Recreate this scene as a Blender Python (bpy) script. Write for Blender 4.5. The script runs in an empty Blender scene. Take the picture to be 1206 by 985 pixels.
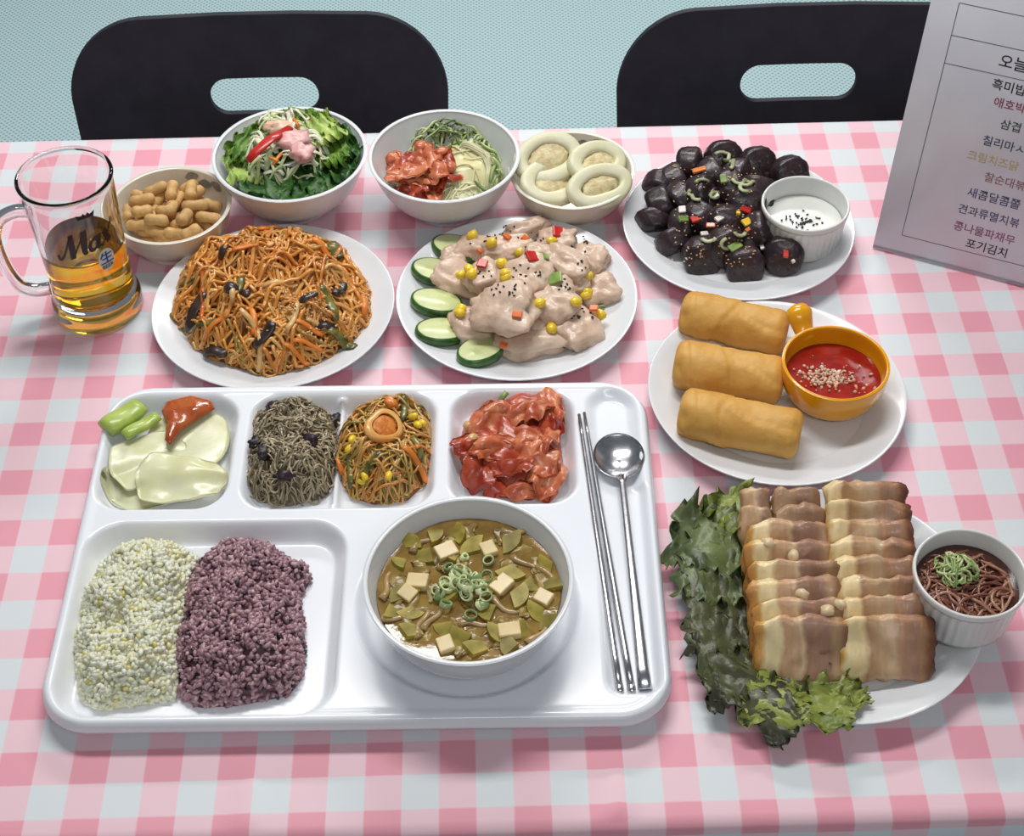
import bpy, bmesh, math, random
import numpy as np
from mathutils import Matrix, Vector, noise, Euler

# ------------------------------------------------------------------ camera, light, exposure
S = bpy.context.scene
COL = S.collection
W, H = 1206, 985
TZ = 0.74                       # table top height
CAM_H = 1.04                    # camera above the table top
F_PX, PITCH, ROLL, YAW = 1856.6, math.radians(46.9), 0.0148, 0.0154
_fw = np.array([math.sin(YAW)*math.cos(PITCH), math.cos(YAW)*math.cos(PITCH), -math.sin(PITCH)])
_r0 = np.array([math.cos(YAW), -math.sin(YAW), 0.0])
_u0 = np.cross(_r0, _fw)
_rt = math.cos(ROLL)*_r0 - math.sin(ROLL)*_u0
_up = math.sin(ROLL)*_r0 + math.cos(ROLL)*_u0
CAM = np.array([0.0, 0.0, TZ + CAM_H])
cd = bpy.data.cameras.new('camera'); cam = bpy.data.objects.new('camera', cd); COL.objects.link(cam)
cd.sensor_fit = 'HORIZONTAL'; cd.sensor_width = 36.0; cd.lens = 36.0*F_PX/W
cd.clip_start = 0.02
m = Matrix.Identity(4)
for i in range(3):
    m[i][0] = _rt[i]; m[i][1] = _up[i]; m[i][2] = -_fw[i]; m[i][3] = CAM[i]
cam.matrix_world = m
S.camera = cam

S.view_settings.view_transform = 'Standard'
S.view_settings.look = 'None'
S.view_settings.gamma = 1.0
S.view_settings.use_curve_mapping = False
S.view_settings.exposure = 0.0

wd = bpy.data.worlds.new('room_light'); S.world = wd; wd.use_nodes = True
wd.node_tree.nodes['Background'].inputs[0].default_value = (0.80, 0.90, 1.0, 1)
wd.node_tree.nodes['Background'].inputs[1].default_value = 0.17

def area_lamp(name, loc, sx, sy, power, aim):
    l = bpy.data.lights.new(name, 'AREA'); l.shape = 'RECTANGLE'; l.size = sx; l.size_y = sy
    l.energy = power; l.color = (1.0, 0.985, 0.965)
    o = bpy.data.objects.new(name, l); COL.objects.link(o); o.location = loc
    d = Vector(aim) - Vector(loc)
    o.rotation_euler = d.to_track_quat('-Z', 'Y').to_euler()
area_lamp('ceiling_lamp_near', (-0.10, 1.62, TZ + 1.75), 1.2, 0.22, 25, (-0.10, 1.4, 0))
area_lamp('ceiling_lamp_far', (0.20, 3.3, TZ + 1.75), 1.2, 0.25, 33, (0.20, 2.4, 0))
area_lamp('fill_light_front', (0.3, -0.5, TZ + 1.75), 1.2, 0.30, 10, (0.3, 0.2, 0))  # added fill light, not a room fixture; brightens the faces towards the camera

# ------------------------------------------------------------------ pixel -> place
def P(px, py, z=0.0):
    """place on the level plane z above the table top seen at pixel (px,py)"""
    d = _fw*F_PX + _rt*(px - W/2) - _up*(py - H/2)
    t = (TZ + z - CAM[2])/d[2]
    return CAM + t*d
def PY(px, py, y):
    """place on the upright plane y = const"""
    d = _fw*F_PX + _rt*(px - W/2) - _up*(py - H/2)
    return CAM + (y - CAM[1])/d[1]*d
def plane_hit(px, py, o, n):
    d = _fw*F_PX + _rt*(px - W/2) - _up*(py - H/2)
    return CAM + np.dot(o - CAM, n)/np.dot(d, n)*d

# ------------------------------------------------------------------ helpers
def lin(c):
    return tuple(((v/255)/12.92 if v/255 <= 0.04045 else ((v/255 + 0.055)/1.055)**2.4) for v in c)
MATS = {}
def M(name, c1, c2=None, scale=60.0, rough=0.5, bump=0.0, bscale=150.0, sss=0.0, coat=0.0, metal=0.0,
      trans=0.0, ior=1.45, island=None, rand=0.0, detail=3.0, lo=0.38, hi=0.62, spec=0.5, sssr=0.006):
    """procedural material: two-colour noise, optional per-piece colour, grain as bump"""
    if name in MATS: return MATS[name]
    m = bpy.data.materials.new(name); m.use_nodes = True; MATS[name] = m
    nt = m.node_tree; N = nt.nodes; L = nt.links
    b = N['Principled BSDF']
    b.inputs['Roughness'].default_value = rough; b.inputs['Metallic'].default_value = metal
    b.inputs['IOR'].default_value = ior; b.inputs['Transmission Weight'].default_value = trans
    b.inputs['Coat Weight'].default_value = coat; b.inputs['Coat Roughness'].default_value = 0.12
    b.inputs['Specular IOR Level'].default_value = spec
    if sss:
        b.inputs['Subsurface Weight'].default_value = sss
        b.inputs['Subsurface Radius'].default_value = (1.0, 0.6, 0.35)
        b.inputs['Subsurface Scale'].default_value = sssr
    tc = N.new('ShaderNodeTexCoord')
    out = None
    if island:
        g = N.new('ShaderNodeNewGeometry'); r = N.new('ShaderNodeValToRGB')
        L.new(g.outputs['Random Per Island'], r.inputs[0])
        el = r.color_ramp.elements
        while len(el) > 1: el.remove(el[-1])
        el[0].position = island[0][0]; el[0].color = (*lin(island[0][1]), 1)
        for p_, c_ in island[1:]:
            e = el.new(p_); e.color = (*lin(c_), 1)
        out = r.outputs[0]
    elif c2 is not None:
        n = N.new('ShaderNodeTexNoise'); n.inputs['Scale'].default_value = scale; n.inputs['Detail'].default_value = detail
        L.new(tc.outputs['Object'], n.inputs['Vector'])
        r = N.new('ShaderNodeValToRGB'); L.new(n.outputs[0], r.inputs[0])
        r.color_ramp.elements[0].position = lo; r.color_ramp.elements[0].color = (*lin(c1), 1)
        r.color_ramp.elements[1].position = hi; r.color_ramp.elements[1].color = (*lin(c2), 1)
        out = r.outputs[0]
    if out is None:
        b.inputs['Base Color'].default_value = (*lin(c1), 1)
    if rand:
        oi = N.new('ShaderNodeObjectInfo'); hs = N.new('ShaderNodeHueSaturation')
        mr = N.new('ShaderNodeMapRange'); mr.inputs[3].default_value = 1 - rand; mr.inputs[4].default_value = 1 + rand
        L.new(oi.outputs['Random'], mr.inputs[0]); L.new(mr.outputs[0], hs.inputs['Value'])
        if out is not None: L.new(out, hs.inputs['Color'])
        else: hs.inputs['Color'].default_value = (*lin(c1), 1)
        out = hs.outputs[0]
    if out is not None: L.new(out, b.inputs['Base Color'])
    if bump:
        n2 = N.new('ShaderNodeTexNoise'); n2.inputs['Scale'].default_value = bscale; n2.inputs['Detail'].default_value = 4
        L.new(tc.outputs['Object'], n2.inputs['Vector'])
        bp = N.new('ShaderNodeBump'); bp.inputs['Strength'].default_value = bump; bp.inputs['Distance'].default_value = 0.002
        L.new(n2.outputs[0], bp.inputs['Height']); L.new(bp.outputs[0], b.inputs['Normal'])
    return m

def tag(o, label, cat, group=None, kind=None):
    if label: o['label'] = label
    if cat: o['category'] = cat
    if group: o['group'] = group
    if kind: o['kind'] = kind
    return o
def mk(name, vf, mat, parent=None, loc=(0, 0, 0), rot=None, smooth=True, mats=None, fm=None):
    """one mesh object from (verts, faces)"""
    if isinstance(vf, bpy.types.Mesh): me = vf
    else:
        me = bpy.data.meshes.new(name)
        v = np.asarray(vf[0], float)
        me.from_pydata(v.tolist(), [], [list(map(int, f)) for f in vf[1]])
        for mm in (mats or [mat]): me.materials.append(mm)
        if fm is not None: me.polygons.foreach_set('material_index', np.asarray(fm, dtype=np.int32))
        if smooth: me.polygons.foreach_set('use_smooth', [True]*len(me.polygons))
        me.update()
    o = bpy.data.objects.new(name, me); COL.objects.link(o); o.location = tuple(loc)
    if rot is not None: o.rotation_euler = rot
    if parent is not None: o.parent = parent
    return o
def thing(name, label, cat, loc=(0, 0, 0), rot=None, group=None):
    o = bpy.data.objects.new(name, None); COL.objects.link(o); o.empty_display_size = 0.02
    o.location = tuple(loc)
    if rot is not None: o.rotation_euler = rot
    return tag(o, label, cat, group)
def join(parts):
    vs, fs, n = [], [], 0
    for v, f in parts:
        v = np.asarray(v, float); vs.append(v)
        fs.extend([[i + n for i in q] for q in f]); n += len(v)
    return np.vstack(vs), fs
def xf(vf, loc=(0, 0, 0), rot=(0, 0, 0), sc=(1, 1, 1)):
    R = np.array(Euler(rot).to_matrix())
    return (np.asarray(vf[0])*np.array(sc)) @ R.T + np.array(loc), vf[1]
def lathe(prof, seg=48, mod=None):
    vs, fs, rings = [], [], []
    for i, (r, z) in enumerate(prof):
        if r < 1e-6:
            rings.append([len(vs)]); vs.append((0, 0, z))
        else:
            ring = []
            for k in range(seg):
                a = 2*math.pi*k/seg; rr = r*(mod(a, i) if mod else 1)
                ring.append(len(vs)); vs.append((rr*math.cos(a), rr*math.sin(a), z))
            rings.append(ring)
    for a, b in zip(rings[:-1], rings[1:]):
        if len(a) == 1 and len(b) == 1: continue
        for k in range(seg):
            k2 = (k + 1) % seg
            if len(a) == 1: fs.append((a[0], b[k], b[k2])[::-1])
            elif len(b) == 1: fs.append((a[k], a[k2], b[0]))
            else: fs.append((a[k], a[k2], b[k2], b[k]))
    return np.array(vs), fs
def smooth_prof(pts, n=6):
    """Catmull-Rom through profile points"""
    p = [np.array(q, float) for q in pts]; out = []
    for i in range(len(p) - 1):
        a = p[max(i-1, 0)]; b = p[i]; c = p[i+1]; d = p[min(i+2, len(p)-1)]
        for k in range(n):
            t = k/n
            q = 0.5*((2*b) + (-a + c)*t + (2*a - 5*b + 4*c - d)*t*t + (-a + 3*b - 3*c + d)*t**3)
            out.append((max(q[0], 0), q[1]))
    out.append(tuple(p[-1]))
    return out
def tube(pts, rad, seg=6, flat=1.0, caps=True):
    pts = np.asarray(pts, float); n = len(pts)
    rad = np.full(n, rad) if np.isscalar(rad) else np.asarray(rad)
    T = np.gradient(pts, axis=0); T /= (np.linalg.norm(T, axis=1, keepdims=True) + 1e-12)
    up = np.array([0, 0, 1.0])
    A = np.cross(T, up); ln = np.linalg.norm(A, axis=1, keepdims=True)
    A = np.where(ln < 1e-3, np.array([1.0, 0, 0]), A/(ln + 1e-12))
    for i in range(1, n):
        if np.dot(A[i], A[i-1]) < 0: A[i] = -A[i]
    B = np.cross(A, T)
    ang = np.linspace(0, 2*np.pi, seg, endpoint=False)
    v = pts[:, None, :] + rad[:, None, None]*(np.cos(ang)[None, :, None]*A[:, None, :] + flat*np.sin(ang)[None, :, None]*B[:, None, :])
    v = v.reshape(-1, 3)
    f = []
    for i in range(n - 1):
        for k in range(seg):
            k2 = (k + 1) % seg
            f.append((i*seg + k, i*seg + k2, (i+1)*seg + k2, (i+1)*seg + k))
    if caps:
        f.append(tuple(range(seg))[::-1]); f.append(tuple((n-1)*seg + k for k in range(seg)))
    return v, f
def sheet(fn, nu, nv, th):
    U, V = np.meshgrid(np.linspace(0, 1, nu), np.linspace(0, 1, nv), indexing='ij')
    X = fn(U, V)
    du = np.gradient(X, axis=0); dv = np.gradient(X, axis=1)
    N_ = np.cross(du, dv); N_ /= (np.linalg.norm(N_, axis=2, keepdims=True) + 1e-12)
    a = (X + N_*th/2).reshape(-1, 3); b = (X - N_*th/2).reshape(-1, 3)
    n = nu*nv; f = []
    for i in range(nu - 1):
        for j in range(nv - 1):
            p, q, r, s = i*nv + j, (i+1)*nv + j, (i+1)*nv + j + 1, i*nv + j + 1
            f.append((p, q, r, s)); f.append((n + s, n + r, n + q, n + p))
    def edge(ix):
        for p, q in zip(ix[:-1], ix[1:]): f.append((q, p, n + p, n + q))
    edge([i*nv for i in range(nu)][::-1]); edge([i*nv + nv - 1 for i in range(nu)])
    edge(list(range(nv))); edge([(nu-1)*nv + j for j in range(nv)][::-1])
    return np.vstack([a, b]), f
_ico = {}
def ico(sub):
    if sub not in _ico:
        bm = bmesh.new(); bmesh.ops.create_icosphere(bm, subdivisions=sub, radius=1)
        bm.verts.ensure_lookup_table()
        _ico[sub] = (np.array([v.co[:] for v in bm.verts]), [[v.index for v in f.verts] for f in bm.faces]); bm.free()
    return _ico[sub]
def nz(p, s, off=0.0):
    return noise.noise(Vector((p[0]*s + off, p[1]*s + off*1.7, p[2]*s - off)))
def blob(dims, seed=0, sub=3, pw=2.0, amp=0.0, freq=1.5, amp2=0.0, freq2=4.0):
    d, f = ico(sub)
    r = (np.abs(d)**pw).sum(axis=1)**(-1/pw)
    k = np.array([1 + amp*nz(q, freq, seed*3.17) + amp2*nz(q, freq2, seed*5.3 + 9) for q in d])
    return d*(r*k)[:, None]*np.array(dims), f
def box(dx, dy, dz, bev=0.0, seg=2):
    bm = bmesh.new(); bmesh.ops.create_cube(bm, size=1.0)
    for v in bm.verts: v.co = Vector((v.co.x*dx, v.co.y*dy, v.co.z*dz))
    if bev: bmesh.ops.bevel(bm, geom=list(bm.edges), offset=bev, segments=seg, affect='EDGES', profile=0.5)
    bm.verts.ensure_lookup_table(); bm.verts.index_update()
    r = (np.array([v.co[:] for v in bm.verts]), [[v.index for v in f.verts] for f in bm.faces]); bm.free()
    return r
def prism(poly, h):
    """closed outline (x,y) raised from z=0 to h"""
    n = len(poly); v = [(x, y, 0) for x, y in poly] + [(x, y, h) for x, y in poly]
    f = [tuple(range(n))[::-1], tuple(range(n, 2*n))] + [(i, (i+1) % n, n + (i+1) % n, n + i) for i in range(n)]
    return np.array(v), f
def text_vf(s, size, bold=0.0, shear=0.0, depth=0.0):
    cu = bpy.data.curves.new('t', 'FONT'); cu.body = s; cu.size = size; cu.offset = bold; cu.shear = shear
    cu.resolution_u = 3; cu.extrude = depth
    o = bpy.data.objects.new('t', cu); COL.objects.link(o)
    dg = bpy.context.evaluated_depsgraph_get()
    me = bpy.data.meshes.new_from_object(o.evaluated_get(dg))
    bm = bmesh.new(); bm.from_mesh(me); bmesh.ops.triangulate(bm, faces=bm.faces[:]); bm.to_mesh(me); bm.free()
    v = np.array([q.co[:] for q in me.vertices]).reshape(-1, 3); f = [list(p.vertices) for p in me.polygons]
    bpy.data.objects.remove(o); bpy.data.curves.remove(cu); bpy.data.meshes.remove(me)
    return v, f
def copy_thing(o, loc=None, rot=None, label=None):
    c = o.copy(); COL.objects.link(c)
    if loc is not None: c.location = tuple(loc)
    if rot is not None: c.rotation_euler = rot
    if label: c['label'] = label
    for ch in o.children:
        d = ch.copy(); COL.objects.link(d); d.parent = c
        for g in ch.children:
            e = g.copy(); COL.objects.link(e); e.parent = d
    return c
rnd = random.Random(7)

# ------------------------------------------------------------------ structure: floor
def floor_mat():
    m = bpy.data.materials.new('dotted_vinyl'); m.use_nodes = True; nt = m.node_tree; N = nt.nodes; L = nt.links
    b = N['Principled BSDF']; b.inputs['Roughness'].default_value = 0.45
    tc = N.new('ShaderNodeTexCoord'); mp = N.new('ShaderNodeMapping'); L.new(tc.outputs['Object'], mp.inputs[0])
    mp.inputs['Rotation'].default_value = (0, 0, math.radians(45)); mp.inputs['Scale'].default_value = (125, 125, 125)
    fr = N.new('ShaderNodeVectorMath'); fr.operation = 'FRACTION'; L.new(mp.outputs[0], fr.inputs[0])
    sb = N.new('ShaderNodeVectorMath'); sb.operation = 'SUBTRACT'; sb.inputs[1].default_value = (0.5, 0.5, 0); L.new(fr.outputs[0], sb.inputs[0])
    ml = N.new('ShaderNodeVectorMath'); ml.operation = 'MULTIPLY'; ml.inputs[1].default_value = (1, 1, 0); L.new(sb.outputs[0], ml.inputs[0])
    le = N.new('ShaderNodeVectorMath'); le.operation = 'LENGTH'; L.new(ml.outputs[0], le.inputs[0])
    r = N.new('ShaderNodeValToRGB'); L.new(le.outputs['Value'], r.inputs[0])
    r.color_ramp.elements[0].position = 0.20; r.color_ramp.elements[0].color = (*lin((148, 178, 186)), 1)
    r.color_ramp.elements[1].position = 0.42; r.color_ramp.elements[1].color = (*lin((198, 226, 228)), 1)
    L.new(r.outputs[0], b.inputs['Base Color'])
    bp = N.new('ShaderNodeBump'); bp.inputs['Strength'].default_value = 0.3; bp.inputs['Distance'].default_value = 0.001
    L.new(r.outputs[0], bp.inputs['Height']); L.new(bp.outputs[0], b.inputs['Normal'])
    return m
tag(mk('floor', ([(-4, -2.5, 0), (4, -2.5, 0), (4, 6, 0), (-4, 6, 0)], [(0, 1, 2, 3)]), floor_mat(), smooth=False), None, None, kind='structure')

# ------------------------------------------------------------------ table and cloth
Y_BACK = 1.4125; Y_FRONT = P(640, 981)[1]; X_L, X_R = -0.80, 0.86
tb = thing('dining_table', 'long rectangular dining table hidden beneath the gingham cloth', 'table', ((X_L+X_R)/2, (Y_BACK+Y_FRONT)/2, 0))
m_tab = M('table_laminate', (200, 190, 175), (188, 176, 160), 12, rough=0.4)
m_leg = M('black_steel', (32, 32, 34), rough=0.4, metal=0.6)
tw, td = X_R - X_L - 0.012, Y_BACK - Y_FRONT - 0.012
mk('table_top', box(tw, td, 0.028, 0.004), m_tab, tb, (0, 0, TZ - 0.018))
for sx in (-1, 1):
    for sy in (-1, 1):
        mk('leg', box(0.045, 0.045, TZ - 0.032, 0.004), m_leg, tb, (sx*(tw/2 - 0.06), sy*(td/2 - 0.06), (TZ - 0.032)/2))
    mk('side_rail', box(0.03, td - 0.165, 0.05, 0.003), m_leg, tb, (sx*(tw/2 - 0.06), 0, TZ - 0.0575))
for sy in (-1, 1):
    mk('long_rail', box(tw - 0.165, 0.03, 0.05, 0.003), m_leg, tb, (0, sy*(td/2 - 0.06), TZ - 0.0575))

GW, GL, GOX, GOY = 0.027607, 0.028625, -0.076434, 1.126761
def gingham():
    m = bpy.data.materials.new('pink_gingham'); m.use_nodes = True; nt = m.node_tree; N = nt.nodes; L = nt.links
    b = N['Principled BSDF']; b.inputs['Roughness'].default_value = 0.55
    uv = N.new('ShaderNodeUVMap'); uv.uv_map = 'cloth'
    sp = N.new('ShaderNodeSeparateXYZ'); L.new(uv.outputs[0], sp.inputs[0])
    outs = []
    for ax, w, o, sg in (('X', GW, GOX, 1), ('Y', GL, GOY, -1)):
        a = N.new('ShaderNodeMath'); a.operation = 'MULTIPLY_ADD'; L.new(sp.outputs[ax], a.inputs[0])
        a.inputs[1].default_value = sg/(2*w); a.inputs[2].default_value = -sg*o/(2*w)
        f = N.new('ShaderNodeMath'); f.operation = 'FRACT'; L.new(a.outputs[0], f.inputs[0])
        g = N.new('ShaderNodeMath'); g.operation = 'SUBTRACT'; L.new(f.outputs[0], g.inputs[0]); g.inputs[1].default_value = 0.75
        h = N.new('ShaderNodeMath'); h.operation = 'ABSOLUTE'; L.new(g.outputs[0], h.inputs[0])
        r = N.new('ShaderNodeMapRange'); r.inputs[1].default_value = 0.235; r.inputs[2].default_value = 0.265
        r.inputs[3].default_value = 1.0; r.inputs[4].default_value = 0.0; L.new(h.outputs[0], r.inputs[0])
        outs.append(r.outputs[0])
    s = N.new('ShaderNodeMath'); s.operation = 'ADD'; L.new(outs[0], s.inputs[0]); L.new(outs[1], s.inputs[1])
    hv = N.new('ShaderNodeMath'); hv.operation = 'MULTIPLY'; hv.inputs[1].default_value = 0.5; L.new(s.outputs[0], hv.inputs[0])
    r = N.new('ShaderNodeValToRGB'); L.new(hv.outputs[0], r.inputs[0]); el = r.color_ramp.elements
    el[0].color = (*lin((214, 220, 223)), 1); el[1].color = (*lin((230, 156, 171)), 1)
    e = el.new(0.5); e.color = (*lin((234, 197, 206)), 1)
    L.new(r.outputs[0], b.inputs['Base Color'])
    return m
def make_cloth():
    drop = 0.22; rr = 0.012
    def axis(lo, hi, n):
        """unfolded coordinate -> (pos, down) with a rounded edge"""
        s = np.concatenate([np.linspace(lo - drop, lo - 0.0, 9)[:-1], np.linspace(lo, lo + rr, 5)[:-1], np.linspace(lo + rr, hi - rr, n),
                            np.linspace(hi - rr, hi, 5)[1:], np.linspace(hi, hi + drop, 9)[1:]])
        pos = np.empty_like(s); down = np.zeros_like(s)
        for i, q in enumerate(s):
            e = max(lo + rr - q, q - (hi - rr), 0); sg = -1 if q < lo + rr else 1; c = lo + rr if sg < 0 else hi - rr
            if e == 0: pos[i] = q
            else:
                a = min(e/rr, math.pi/2); pos[i] = c + sg*rr*math.sin(a)
                down[i] = rr*(1 - math.cos(a)) + max(0, e - rr*math.pi/2)
        return s, pos, down
    sx, xx, dx = axis(X_L, X_R, 170); sy, yy, dy = axis(Y_FRONT, Y_BACK, 90)
    creases = [(P(304, 930)[0], 0.0030), (P(742, 930)[0], 0.0032), (0.42, 0.001), (-0.55, 0.001)]
    V = []; UV = []
    for i in range(len(sx)):
        for j in range(len(sy)):
            x, y = xx[i], yy[j]; z = TZ - 0.0008 - max(dx[i], dy[j])
            hang = max(dx[i], dy[j])
            if hang > 0.02:     # soft folds in the hanging part
                if dy[j] > dx[i]: y += (1 if y > 1 else -1)*0.010*math.sin(sx[i]*31)*min(1, hang/0.15)*1.0 + (1 if y > 1 else -1)*0.006*min(1, hang/.1)
                else: x += (1 if x > 0 else -1)*0.012*(1 + math.sin(sy[j]*29))*min(1, hang/0.15)
            elif hang < 1e-5:   # fold creases pressed into the sheet
                near = max(0, 1 - (y - Y_FRONT)/0.16)
                for cx, hh in creases:
                    d = abs(x - cx - 0.01*math.sin(y*9)); z += hh*math.exp(-(d/0.005)**2)*near*max(0, min(1, (Y_FRONT + .075 - y)/.03))
            V.append((x, y, z)); UV.append((sx[i], sy[j]))
    ny = len(sy); F = []
    for i in range(len(sx) - 1):
        for j in range(ny - 1): F.append((i*ny + j, (i+1)*ny + j, (i+1)*ny + j + 1, i*ny + j + 1))
    o = mk('tablecloth', (V, F), gingham())
    ul = o.data.uv_layers.new(name='cloth')
    for p in o.data.polygons:
        for li in p.loop_indices: ul.data[li].uv = UV[o.data.loops[li].vertex_index]
    return tag(o, 'pink and white gingham tablecloth spread over the whole table', 'tablecloth')
make_cloth()

# ------------------------------------------------------------------ chairs
m_chair = M('black_plastic', (48, 50, 58), (43, 45, 53), 30, rough=0.6, spec=.25, bump=0.05, bscale=400)
m_chrome = M('dull_chrome', (150, 150, 155), rough=0.3, metal=1.0)
def rrect(cx, cz, hw, hh, r, n=8):
    pts = []
    for sx, sz, a0 in ((1, 1, 0), (-1, 1, 90), (-1, -1, 180), (1, -1, 270)):
        for k in range(n + 1):
            a = math.radians(a0 + 90*k/n); pts.append((cx + sx*(hw - r) + r*math.cos(a), cz + sz*(hh - r) + r*math.sin(a)))
    return pts
def chair(px_l, px_r, py_top, hole, label):
    yb = Y_BACK + 0.075
    a = PY(px_l, 100, yb); b = PY(px_r, 100, yb); top = PY((px_l+px_r)/2, py_top, yb + 0.03)
    h0 = PY(hole[0], hole[1], yb + 0.02); h1 = PY(hole[2], hole[3], yb + 0.02)
    cx = (a[0] + b[0])/2; w = b[0] - a[0]; zt = top[2]
    t = thing('dining_chair', label, 'chair', (cx, yb - 0.20, 0))
    zb = 0.50; hh = (zt - zb)/2
    outer = rrect(0, zb + hh, w/2, hh, 0.085, 12)
    outer = [(x*(1 - 0.06*max(0, (zt - 0.10 - z))/(zt - zb)), z) for x, z in outer]
    hx0, hx1 = h0[0] - cx, h1[0] - cx; hz0, hz1 = min(h0[2], h1[2]), max(h0[2], h1[2])
    inner = rrect((hx0+hx1)/2, (hz0+hz1)/2, (hx1-hx0)/2, (hz1-hz0)/2, (hz1-hz0)/2*0.98, 8)
    bm = bmesh.new()
    vo = [bm.verts.new((x, 0, z)) for x, z in outer]; vi = [bm.verts.new((x, 0, z)) for x, z in inner]
    eo = [bm.edges.new((vo[i], vo[(i+1) % len(vo)])) for i in range(len(vo))]
    ei = [bm.edges.new((vi[i], vi[(i+1) % len(vi)])) for i in range(len(vi))]
    bmesh.ops.triangle_fill(bm, edges=eo + ei, use_beauty=True)
    bmesh.ops.subdivide_edges(bm, edges=[e for e in bm.edges if e.calc_length() > 0.05], cuts=2)
    bmesh.ops.triangulate(bm, faces=bm.faces[:])
    r = bmesh.ops.extrude_face_region(bm, geom=bm.faces[:])
    for g in r['geom']:
        if isinstance(g, bmesh.types.BMVert): g.co.y += 0.007
    bmesh.ops.recalc_face_normals(bm, faces=bm.faces[:])
    for v in bm.verts:
        v.co.y += 0.20 + 0.25*(v.co.z - TZ) * 0.8 - 0.35*v.co.x**2
    me = bpy.data.meshes.new('backrest'); bm.to_mesh(me); bm.free(); me.materials.append(m_chair)
    bk = mk('backrest', me, None, t)
    md = bk.modifiers.new('edge', 'BEVEL'); md.width = 0.002; md.segments = 2; md.limit_method = 'ANGLE'; md.angle_limit = 0.9
    def seat(U, V):
        x = (U - .5)*0.40*(1 - 0.1*V); y = 0.16 - V*0.40
        z = 0.45 + 0.012*np.cos((U-.5)*3)*-1 + 0.012 - 0.02*np.clip((V - .8)/.2, 0, 1)**2 + 0.05*np.clip((.12 - V)/.12, 0, 1)**2
        return np.stack([x, y, z], -1)
    mk('seat', sheet(seat, 14, 14, 0.014), m_chair, t)
    for sx in (-1, 1):
        mk('leg', tube([(sx*0.16, -0.17, 0.43), (sx*0.185, -0.20, 0.2), (sx*0.20, -0.22, 0.0)], 0.011, 10), m_chrome, t)
        mk('leg', tube([(sx*0.16, 0.11, 0.43), (sx*0.185, 0.17, 0.2), (sx*0.20, 0.21, 0.0)], 0.011, 10), m_chrome, t)
        mk('back_bracket', tube([(sx*0.12, 0.05, 0.438), (sx*0.12, 0.13, 0.455), (sx*0.12, 0.17, 0.52), (sx*0.12, 0.172, 0.60)], 0.009, 8), m_chrome, t)
    mk('seat_frame', tube([(-0.16, -0.17, 0.435), (0.16, -0.17, 0.435), (0.16, 0.11, 0.435), (-0.16, 0.11, 0.435), (-0.16, -0.17, 0.435)], 0.009, 8), m_chrome, t)
    return t
chair(85, 528, 9, (247, 83, 379, 116), 'black plastic chair tucked in behind the green salad bowl')
chair(725, 1178, -2, (871, 67, 1001, 101), 'black plastic chair tucked in behind the plate of black sausage')
# ------------------------------------------------------------------ crockery
m_white = M('white_melamine', (226, 228, 231), (223, 225, 228), 20, rough=0.22, coat=0.3)
m_tray = M('tray_melamine', (238, 241, 246), (235, 238, 244), 10, rough=0.22, coat=0.3)
m_cream = M('cream_ceramic', (226, 220, 205), (220, 213, 196), 25, rough=0.25, coat=0.3)
m_ramek = M('ramekin_white', (228, 228, 224), (222, 222, 219), 30, rough=0.25, coat=0.3)
m_yel = M('yellow_glaze', (238, 166, 12), (232, 158, 10), 30, rough=0.18, coat=0.5)
m_glaze_in = M('yellow_glaze_inner', (226, 150, 22), (218, 142, 18), 30, rough=0.2, coat=0.5)

PLATE_R, PLATE_H = 0.1155, 0.020
plate_prof = smooth_prof([(0, 0.0030), (0.066, 0.0030), (0.070, 0.0), (0.076, 0.0), (0.080, 0.0035), (0.098, 0.011), (0.113, 0.0175), (PLATE_R, 0.0195),
                          (0.1135, 0.0203), (0.100, 0.0150), (0.082, 0.0085), (0.070, 0.0072), (0.0, 0.0070)], 5)
plate_me = None
def plate(px, py, label):
    global plate_me
    p = P(px, py, 0.0195); p[2] = TZ
    if plate_me is None:
        o = mk('dinner_plate', lathe(plate_prof, 72), m_white, None, p); plate_me = o.data
    else: o = mk('dinner_plate', plate_me, None, None, p)
    tag(o, label, 'plate', 'white round dinner plates'); return p
PL_NOO = plate(322, 357, 'white round plate under the orange noodles')
PL_CHK = plate(608.5, 347, 'white round plate under the chicken and cucumber')
PL_SAU = plate(869.5, 262, 'white round plate under the black blood sausage')
PL_ROL = plate(914.5, 458, 'white round plate under the three spring rolls')
PL_PRK = plate(985, 707, 'white round plate under the sliced pork')

def rim_r(pxl, pxr, py, z):
    a = P(pxl, py, z); b = P(pxr, py, z); return np.linalg.norm(a - b)/2
def bowl_prof(R, Hh, foot, th=0.0035, belly=0.62):
    return smooth_prof([(0, 0.002), (foot*0.8, 0.002), (foot*0.88, 0.0), (foot, 0.0), (foot*1.03, 0.006), (foot + (R-foot)*0.62, Hh*0.42), (R*0.985, Hh*0.93), (R, Hh),
                        (R - th, Hh), (R*0.985 - th*1.2, Hh*0.92), (foot + (R-foot)*0.60 - th, Hh*0.44), (foot*0.95, 0.0085), (foot*0.5, 0.006), (0, 0.006)], 5)
def bowl(name, pxl, pxr, py, Hh, foot, mat, label, z0=0.0, seg=64):
    R = rim_r(pxl, pxr, py, z0 + Hh); p = P((pxl+pxr)/2, py, z0 + Hh); p[2] = TZ + z0
    t = thing(name, label, 'bowl', p)
    mk('bowl_body', lathe(bowl_prof(R, Hh, foot), seg), mat, t)
    return p, R, t
B_SAL, R_SAL, _ = bowl('salad_bowl', 250, 432, 180, 0.064, 0.036, m_white, 'white melamine bowl holding the green salad')
B_KIM, R_KIM, _ = bowl('side_dish_bowl', 434, 612, 182, 0.064, 0.036, m_white, 'white melamine bowl holding kimchi and pale noodles')
B_NUT, R_NUT, t_nut = bowl('peanut_bowl', 128, 272, 241, 0.045, 0.040, m_cream, 'cream ceramic bowl with grey flower marks holding peanuts')
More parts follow.
